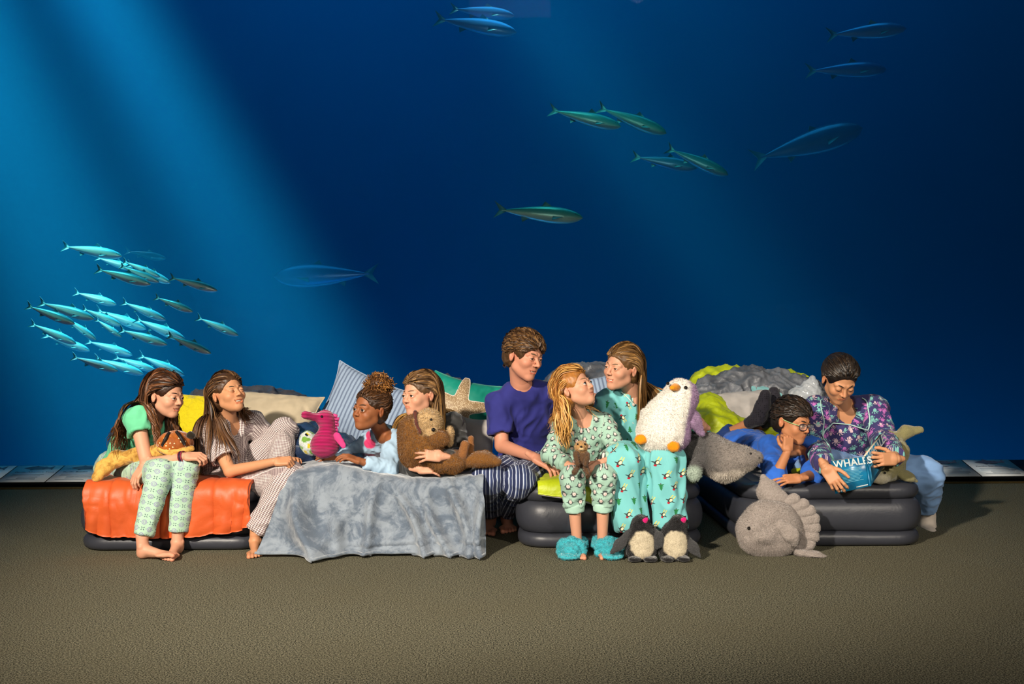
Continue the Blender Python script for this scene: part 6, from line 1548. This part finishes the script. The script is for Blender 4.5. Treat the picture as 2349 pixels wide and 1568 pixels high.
# --- grey seal lying across the gap between the beds
D = 4.98; DG, LG, PW = srgb(84, 82, 82), srgb(140, 132, 126), srgb(206, 196, 184)
r = toy('seal_plush', 'grey and white plush seal lying with its snout over the last bed edge', P(1650, 1080, D))
S = Shape(); S.chain([P(1585, 1030, D + 0.12), P(1625, 1040, D + 0.06), P(1665, 1058, D), P(1705, 1052, D - 0.04)], [0.085, 0.092, 0.090, 0.058], k=0.04); S.cone(P(1705, 1052, D - 0.04), P(1736, 1049, D - 0.05), 0.052, 0.030, k=0.03)
S.chain([P(1600, 1062, D - 0.02), P(1592, 1086, D - 0.07)], [0.034, 0.036], k=0.02, flat=((0.2, -1, 0), 0.55))
def sc(v):
    w = np.clip((P(1680, 1066, D)[2] + 0.10 * (v[:, 0] - P(1680, 1066, D)[0]) - v[:, 2] + 0.012 * perlin(v * 22)) / 0.03, 0, 1)[:, None] * np.clip((v[:, 0] - P(1615, 1066, D)[0]) / 0.05, 0, 1)[:, None]
    g = np.clip((v[:, 0] - P(1615, 1066, D)[0]) / 0.10, 0, 1)[:, None]; c = A(DG) * (1 - g) + g * A(LG); c = c * (1 - w) + w * A(PW)
    fl = np.clip(0.055 - np.linalg.norm(v - P(1592, 1090, D - 0.07), axis=1), 0, 0.02)[:, None] / 0.02
    return c * (1 - fl) + fl * A(srgb(166, 182, 168))
soft(r, 'body', S, sc, 0.0062, 22000, 0.011, 0.0022); bead(r, P(1722, 1040, D - 0.085), 0.006); bead(r, P(1741, 1050, D - 0.075), 0.008, 'nose')

# --- grey sunfish leaning on the last bed
D = 4.84; G1, G2 = srgb(158, 148, 142), srgb(112, 104, 98)
r = toy('sunfish_plush', 'fuzzy grey plush ocean sunfish leaning against the last bed', P(1765, 1285, D) * A([1, 1, 0]))
S = Shape(); S.ell(P(1765, 1214, D), A([0.152, 0.078, 0.140])); S.ell(P(1735, 1222, D - 0.02), A([0.085, 0.06, 0.09]), k=0.03); S.ell(P(1752, 1232, D - 0.075), A([0.045, 0.02, 0.02]), k=0.02)
soft(r, 'body', S, G1, 0.0065, 24000, 0.009, 0.0022, amp=0.006, freq=14)
S = Shape(); S.chain([P(1785, 1158, D + 0.03), P(1762, 1125, D + 0.05), P(1750, 1092, D + 0.07)], [0.068, 0.050, 0.014], k=0.02, flat=((0.1, -1, -0.2), 0.40)); soft(r, 'dorsal_fin', S, G1, 0.006, 5000, 0.007, 0.002)
S = Shape(); S.chain([P(1835, 1266, D - 0.02), P(1868, 1274, D - 0.05), P(1896, 1279, D - 0.06)], [0.030, 0.030, 0.014], k=0.02, flat=((0, 0, 1), 0.6)); S.cut((0, 0, 0.004), (0, 0, -1)); soft(r, 'anal_fin', S, G1, 0.006, 3500, 0.007, 0.002)
for k in range(9):        # the ribbed rear frill, rib by rib
    a = math.radians(62 - 15.5 * k); c = P(1772, 1212, D); e0 = c + A([0.115 * math.cos(a), 0.02, 0.12 * math.sin(a)]); e1 = c + A([0.185 * math.cos(a) + 0.022, 0.02, 0.150 * math.sin(a)])
    if e1[2] < 0.03: e1[2] = 0.03
    soft(r, 'frill_rib', Shape().cone(e0, e1, 0.036, 0.031, k=0.01, flat=((0, 1, 0), 0.62)), G1, 0.0065, 1300, 0.006, 0.002)
soft(r, 'side_fin', Shape().chain([P(1790, 1205, D - 0.07), P(1815, 1225, D - 0.075), P(1826, 1250, D - 0.06)], [0.03, 0.03, 0.012], k=0.02, flat=((0, -1, 0), 0.4)), G1, 0.006, 2000, 0.006, 0.002); bead(r, P(1718, 1211, D - 0.072), 0.008)

# --- spotted orange turtle in the first girl's lap
D = 5.03; OB, TANY = srgb(176, 96, 28), srgb(206, 158, 72)
m_turtle = Mat('turtle_plush', 0.7, 0.3, 0.4); vt = m_turtle.vor(58, rnd=0.6); vd = E(m_turtle.nt, vt.outputs[0]); m_turtle.base(m_turtle.mix(vd.step(0.26, 0.18), m_turtle.mix(m_turtle.noise(14, 3).step(0.35, 0.7), m_turtle.attr(), m_turtle.mul(m_turtle.attr(), m_turtle.rgb((0.5, 0.42, 0.35)))), srgb(226, 202, 160))).bump(m_turtle.noise(200, 2), 0.4, 0.004)
m_tan = Mat('turtle_limb', 0.7, 0.3, 0.4); m_tan.base(m_tan.mix(m_tan.noise(26, 3, dist=1.0).step(0.4, 0.7), srgb(212, 166, 80), srgb(150, 104, 36))).bump(m_tan.noise(40, 3), 0.5, 0.012)
r = toy('turtle_plush', 'spotted orange plush turtle in the lap of the girl in mint', P(400, 1030, D))
soft(r, 'shell', Shape().ell(P(402, 1016, D), A([0.088, 0.085, 0.062])), OB, 0.006, mat=m_turtle, amp=0.004)
for k, (x, y, x2, y2) in enumerate(((388, 992, 372, 1022), (405, 990, 424, 1020))):
    tubes(MB(), (catmull([P(x, y, D - 0.045), P((x + x2) / 2, (y + y2) / 2 - 2, D - 0.082), P(x2, y2, D - 0.075)], 10))[None], 0.008, 7, cap=True).build('shell_band', m_zip, r)
soft(r, 'shell_rim', Shape().chain([P(364, 1030, D - 0.05), P(400, 1040, D - 0.075), P(440, 1028, D - 0.05)], [0.014, 0.018, 0.014], k=0.01), TANY, 0.005, mat=m_tan)
soft(r, 'head', Shape().ell(P(437, 998, D - 0.02), A([0.022, 0.024, 0.021])), srgb(40, 34, 26), 0.005, mat=M_PILE); soft(r, 'neck', Shape().cone(P(424, 1012, D - 0.01), P(436, 1000, D - 0.02), 0.02, 0.018, k=0.01), OB, 0.005, mat=m_turtle)
soft(r, 'front_flipper', Shape().chain([P(372, 1032, D), P(318, 1044, D + 0.05), P(270, 1052, D + 0.07), P(238, 1072, D + 0.02), P(222, 1096, D - 0.03)], [0.036, 0.036, 0.036, 0.032, 0.022], k=0.03), TANY, 0.006, mat=m_tan, amp=0.006, freq=20)

# --- magenta corduroy seahorse
D = 5.10; MG = srgb(168, 14, 84)
m_cord = Mat('magenta_corduroy', 0.8, 0.2, 0.6); zz_ = m_cord.xyz()[2]; wv = (zz_ * 900.0).sin(); m_cord.base(m_cord.mix(wv.step(-0.6, 0.6), srgb(120, 6, 58), srgb(190, 24, 100))).bump(wv, 0.6, 0.003)
m_net = Mat('pink_net', 0.7, 0.3).base(srgb(206, 60, 130)); m_net.b.inputs['Alpha'].default_value = 0.75
r = toy('seahorse_plush', 'magenta corduroy plush seahorse beside the curly haired girl', P(745, 1040, D))
S = Shape(); S.ell(P(745, 1022, D), A([0.074, 0.065, 0.062])); S.cone(P(748, 1005, D), P(752, 975, D), 0.055, 0.036, k=0.03); S.ell(P(746, 960, D), A([0.046, 0.044, 0.046]), k=0.02); S.cone(P(730, 958, D - 0.02), P(704, 952, D - 0.06), 0.022, 0.017, k=0.015); S.cone(P(706, 952, D - 0.055), P(700, 951, D - 0.066), 0.020, 0.020, k=0.006)
soft(r, 'body', S, MG, 0.006, mat=m_cord, amp=0.002)
mb = MB()
for k in range(8):
    a = P(764 + 1.5 * math.sin(k), 952 + 7 * k, D); boxm(mb, (0, -0.004, -0.010), (0.022 + 0.006 * (k % 2), 0.004, 0.010), None, rotm('Y', 20 - 6 * k), a)
mb.build('back_crest', m_net, r, False)
soft(r, 'side_fin', Shape().chain([P(772, 1000, D - 0.03), P(788, 1022, D - 0.04)], [0.022, 0.014], k=0.01, flat=((0, -1, 0.2), 0.3)), srgb(206, 60, 130), 0.004, mat=m_net); bead(r, P(738, 955, D - 0.045), 0.006)
# --- white plush with green and yellow patches, half hidden
D = 5.3; r = toy('parrotfish_plush', 'white plush toy with green and yellow patches behind the magenta seahorse', P(706, 1030, D))
def gw(v):
    n = perlin(v * 26, 4)[:, None]; c = np.where(n > 0.22, A(srgb(120, 170, 70)), A(srgb(214, 222, 220))); return np.where(n < -0.34, A(srgb(220, 200, 40)), c)
soft(r, 'body', Shape().ell(P(706, 1010, D), A([0.045, 0.05, 0.052])).ell(P(718, 1024, D), A([0.05, 0.05, 0.045]), k=0.03), gw, 0.006, 3000, 0.005, 0.002); bead(r, P(702, 996, D - 0.048), 0.006)

# --- big brown otter hugged by the girl in the jacket
D = 5.00; OT, OC, OD = srgb(128, 84, 36), srgb(196, 164, 118), srgb(92, 58, 26)
r = toy('otter_plush', 'big brown plush otter with a cream face hugged by a girl', P(970, 1070, D))
S = Shape(); S.ell(P(950, 1015, D + 0.02), A([0.075, 0.075, 0.125]), col=OT, R=rotm('Y', 8)); S.ell(P(942, 985, D + 0.03), A([0.055, 0.06, 0.065]), k=0.04, col=OT); S.ell(P(983, 968, D - 0.01), A([0.064, 0.062, 0.066]), k=0.02, col=OC); S.ell(P(984, 1030, D - 0.0), A([0.07, 0.07, 0.08]), k=0.04, col=OT)
S.ell(P(1005, 1005, D - 0.05), A([0.055, 0.04, 0.042]), k=0.015, col=OT); S.ell(P(1032, 1000, D - 0.02), A([0.016, 0.03, 0.05]), k=0.01, col=OC)
S.chain([P(1010, 1060, D), P(1040, 1060, D - 0.02), P(1066, 1052, D)], [0.05, 0.045, 0.038], k=0.03, col=OT)
soft(r, 'body', S, OT, 0.006, 30000, 0.012, 0.0022, soft_=0.003)
soft(r, 'tail', Shape().chain([P(1070, 1055, D), P(1110, 1052, D - 0.01), P(1138, 1058, D - 0.02)], [0.042, 0.044, 0.026], k=0.03, flat=((0, -0.3, 1), 0.75)), OT, 0.006, 6000, 0.008, 0.002)
soft(r, 'hind_paw', Shape().chain([P(1060, 1045, D - 0.03), P(1066, 1020, D - 0.03)], [0.024, 0.022], k=0.01), srgb(140, 92, 52), 0.005, 1200, 0.005, 0.0018); soft(r, 'hind_paw', Shape().chain([P(1078, 1040, D + 0.02), P(1080, 1005, D + 0.03)], [0.022, 0.015], k=0.01), srgb(140, 92, 52), 0.005, 1000, 0.005, 0.0018)
soft(r, 'muzzle', Shape().ell(P(990, 990, D - 0.062), A([0.034, 0.02, 0.026])), OC, 0.005, 1500, 0.008, 0.002); bead(r, P(989, 962, D - 0.068), 0.007); bead(r, P(994, 985, D - 0.085), 0.010, 'nose'); soft(r, 'collar', Shape().chain([P(952, 945, D - 0.03), P(955, 970, D - 0.055), P(964, 992, D - 0.06)], [0.008] * 3, k=0.01), srgb(96, 52, 44), 0.004, 700, 0.006, 0.0018)

# --- olive shark beside the reading woman
D = 5.12; OL, OLD = srgb(138, 132, 92), srgb(104, 98, 64)
r = toy('shark_plush', 'olive green plush shark with tail up beside the reading woman', P(2045, 1090, D))
S = Shape(); S.chain([P(2022, 1088, D - 0.07), P(2040, 1070, D), P(2056, 1035, D + 0.05), P(2052, 1008, D + 0.09)], [0.045, 0.065, 0.055, 0.034], k=0.04, col=OL); S.chain([P(2052, 1008, D + 0.09), P(2078, 990, D + 0.09), P(2112, 985, D + 0.08)], [0.030, 0.030, 0.016], k=0.02, col=OL); S.chain([P(2050, 1005, D + 0.09), P(2036, 988, D + 0.09)], [0.028, 0.012], k=0.02, col=OL); S.ell(P(2018, 1097, D - 0.10), A([0.046, 0.036, 0.026]), k=0.02, col=srgb(196, 188, 164))
soft(r, 'body', S, OL, 0.006, 12000, 0.005, 0.0018, M_PILE, soft_=0.006)
soft(r, 'pectoral_fin', Shape().chain([P(2055, 1078, D - 0.04), P(2080, 1092, D - 0.06), P(2100, 1103, D - 0.06)], [0.034, 0.030, 0.014], k=0.02, flat=((0, -0.5, 1), 0.5)), OL, 0.005, 2500, 0.004, 0.0018, M_PILE)
soft(r, 'dorsal_fin', Shape().chain([P(2064, 1032, D + 0.03), P(2078, 1024, D + 0.02)], [0.018, 0.008], k=0.01, flat=((0, 1, 0), 0.5)), OLD, 0.0045, 500, 0.004, 0.0018, M_PILE); bead(r, P(2030, 1084, D - 0.125), 0.006)

# ------------------------------------------------------------------ slippers on the blonde girl's feet
m_chen = plush_mat('teal_chenille', scale=90, strength=0.9)
def slipper(label, o, yaw, mirror):
    r = thing('slipper', label, 'slipper', (o[0], o[1], 0), 'teal slippers'); R_ = rotm('Z', yaw); TC = srgb(64, 176, 190)
    def loc(S): return S
    for nm, S, n in (('sole', Shape().cone((0, 0.02, 0.014), (0, -0.18, 0.014), 0.048, 0.054, k=0.0, flat=((0, 0, 1), 0.27)), 4500), ('strap', Shape().chain([(-0.052, -0.125, 0.022), (-0.042, -0.12, 0.055), (0.0, -0.115, 0.068), (0.042, -0.12, 0.055), (0.052, -0.125, 0.022)], [0.020, 0.022, 0.023, 0.022, 0.020], k=0.015), 4500), ('upper', Shape().ell((0, -0.105, 0.030), (0.056, 0.085, 0.045)), 5000), ('heel_band', Shape().chain([(-0.045, -0.02, 0.03), (-0.03, 0.035, 0.045), (0.0, 0.05, 0.05), (0.03, 0.035, 0.045), (0.045, -0.02, 0.03)], [0.016] * 5, k=0.015), 3000)):
        v, q = S.mesh(0.006); v = v + vnormals(v, q) * (0.005 * fbm(v * 60, 2, 5))[:, None]; v = v @ R_.T + A([o[0], o[1], 0]); v[:, 2] = np.maximum(v[:, 2], 0.002)
        c = np.broadcast_to(A(TC), (len(v), 3)); mb = MB().add(v, q, c); fur(mb, v, q, n, 0.008, 0.003, c, 9, (0, 0, 0.1)); mb.build(nm, m_chen, r)
slipper('fuzzy teal slipper on the foot nearer the man', P(1322, 1246, 4.95), -14, False)
slipper('fuzzy teal slipper on the foot nearer the penguins', P(1384, 1246, 4.95), 8, True)

# ------------------------------------------------------------------ the book
m_cover = Mat('book_cover', 0.3, 0.5); bu, bv = m_cover.puv(); m_cover.base(m_cover.mix(m_cover.noise(14, 3).step(0.3, 0.7), srgb(10, 84, 124), srgb(24, 122, 166)))
m_page = Mat('paper', 0.8, 0.2).base(srgb(216, 206, 184)); m_white = Mat('cover_lettering', 0.5, 0.3).base(srgb(196, 206, 206)); m_pale = Mat('cover_small_print', 0.5, 0.3).base(srgb(92, 156, 178)); m_photo = Mat('cover_picture', 0.4, 0.4); m_photo.base(m_photo.mix(m_photo.noise(9, 3).step(0.4, 0.6), srgb(30, 110, 150), srgb(70, 140, 170)))
A0, A1 = P(1906, 1057, 4.90), P(1917, 1132, 4.90); B0, B1 = P(1985, 1046, 4.80), P(1996, 1114, 4.80); C0, C1 = P(2022, 997, 4.97), P(2026, 1072, 4.97)
book = thing('book', 'open blue paperback held up by the reading woman', 'book', tuple((B0 + B1) / 2))
def panel(a0, a1, b0, b1, off, th):
    n = nrm(np.cross(b0 - a0, a1 - a0)); n = n if n[1] < 0 else -n
    v = [p + n * o for o in (off, off + th) for p in (a0, b0, b1, a1)]
    return A(v), A([[3, 2, 1, 0], [4, 5, 6, 7], [0, 1, 5, 4], [1, 2, 6, 5], [2, 3, 7, 6], [3, 0, 4, 7]]), n
def cover_text(body, a0, a1, b0, b1, u, v, size, mat, parent):
    n = nrm(np.cross(b0 - a0, a1 - a0)); n = n if n[1] < 0 else -n
    x = nrm(b0 - a0); y = nrm(np.cross(n, x)); y = y if y[2] > 0 else -y
    cu_ = bpy.data.curves.new('lettering', 'FONT'); cu_.body = body; cu_.size = size; cu_.offset = 0.0012; cu_.materials.append(mat.m); cu_.space_character = 1.05
    o = text_mesh('lettering', cu_); M = np.eye(4); M[:3, :3] = np.stack([x, y, np.cross(x, y)], 1)
    M[:3, 3] = a0 * (1 - u) * (1 - v) + b0 * u * (1 - v) + b1 * u * v + a1 * (1 - u) * v + n * 0.0042 - A(book.location); o.matrix_basis = Matrix(M.tolist()); o.parent = parent
for nm, (a0, a1, b0, b1) in (('back_cover', (A0, A1, B0, B1)), ('front_cover', (B0, B1, C0, C1))):
    v, f, n = panel(a0, a1, b0, b1, 0.0, 0.003); cv = MB().add(v, f).build(nm, m_cover, book, False)
    v, f, n = panel(a0 * 0.98 + b0 * 0.02, a1 * 0.98 + b1 * 0.02, b0, b1, -0.011, 0.011); MB().add(v, f).build('page_block', m_page, book, False)
    L = np.linalg.norm(b0 - a0); cover_text('WHALES', a0, a1, b0, b1, 0.08 if nm == 'back_cover' else 0.12, 0.22 if nm == 'back_cover' else 0.30, L * 0.275, m_white, cv)
    at_ = lambda u, v_: a0 * (1 - u) * (1 - v_) + b0 * u * (1 - v_) + b1 * u * v_ + a1 * (1 - u) * v_
    if nm == 'back_cover':
        for k in range(10):
            v, f, n = panel(at_(0.12, 0.32 + 0.045 * k), at_(0.12, 0.338 + 0.045 * k), at_(0.86 - 0.05 * (k % 3), 0.32 + 0.045 * k), at_(0.86 - 0.05 * (k % 3), 0.338 + 0.045 * k), 0.003, 0.0006); MB().add(v, f).build('print_line', m_pale, cv, False)
        v, f, n = panel(at_(0.62, 0.92), at_(0.62, 0.955), at_(0.95, 0.92), at_(0.95, 0.955), 0.003, 0.0006); MB().add(v, f).build('price_strip', m_white, cv, False)
        v, f, n = panel(at_(0.08, 0.94), at_(0.08, 0.965), at_(0.22, 0.94), at_(0.22, 0.965), 0.003, 0.0006); MB().add(v, f).build('price_strip', m_white, cv, False)
    else:
        v, f, n = panel(at_(0.08, 0.42), at_(0.08, 0.92), at_(0.92, 0.42), at_(0.92, 0.92), 0.003, 0.0005); MB().add(v, f).build('cover_picture', m_photo, cv, False)
tubes(MB(), np.stack([B0, B1])[None] + A([0, -0.002, 0]), 0.005, 6, cap=True).build('spine', m_cover, book)
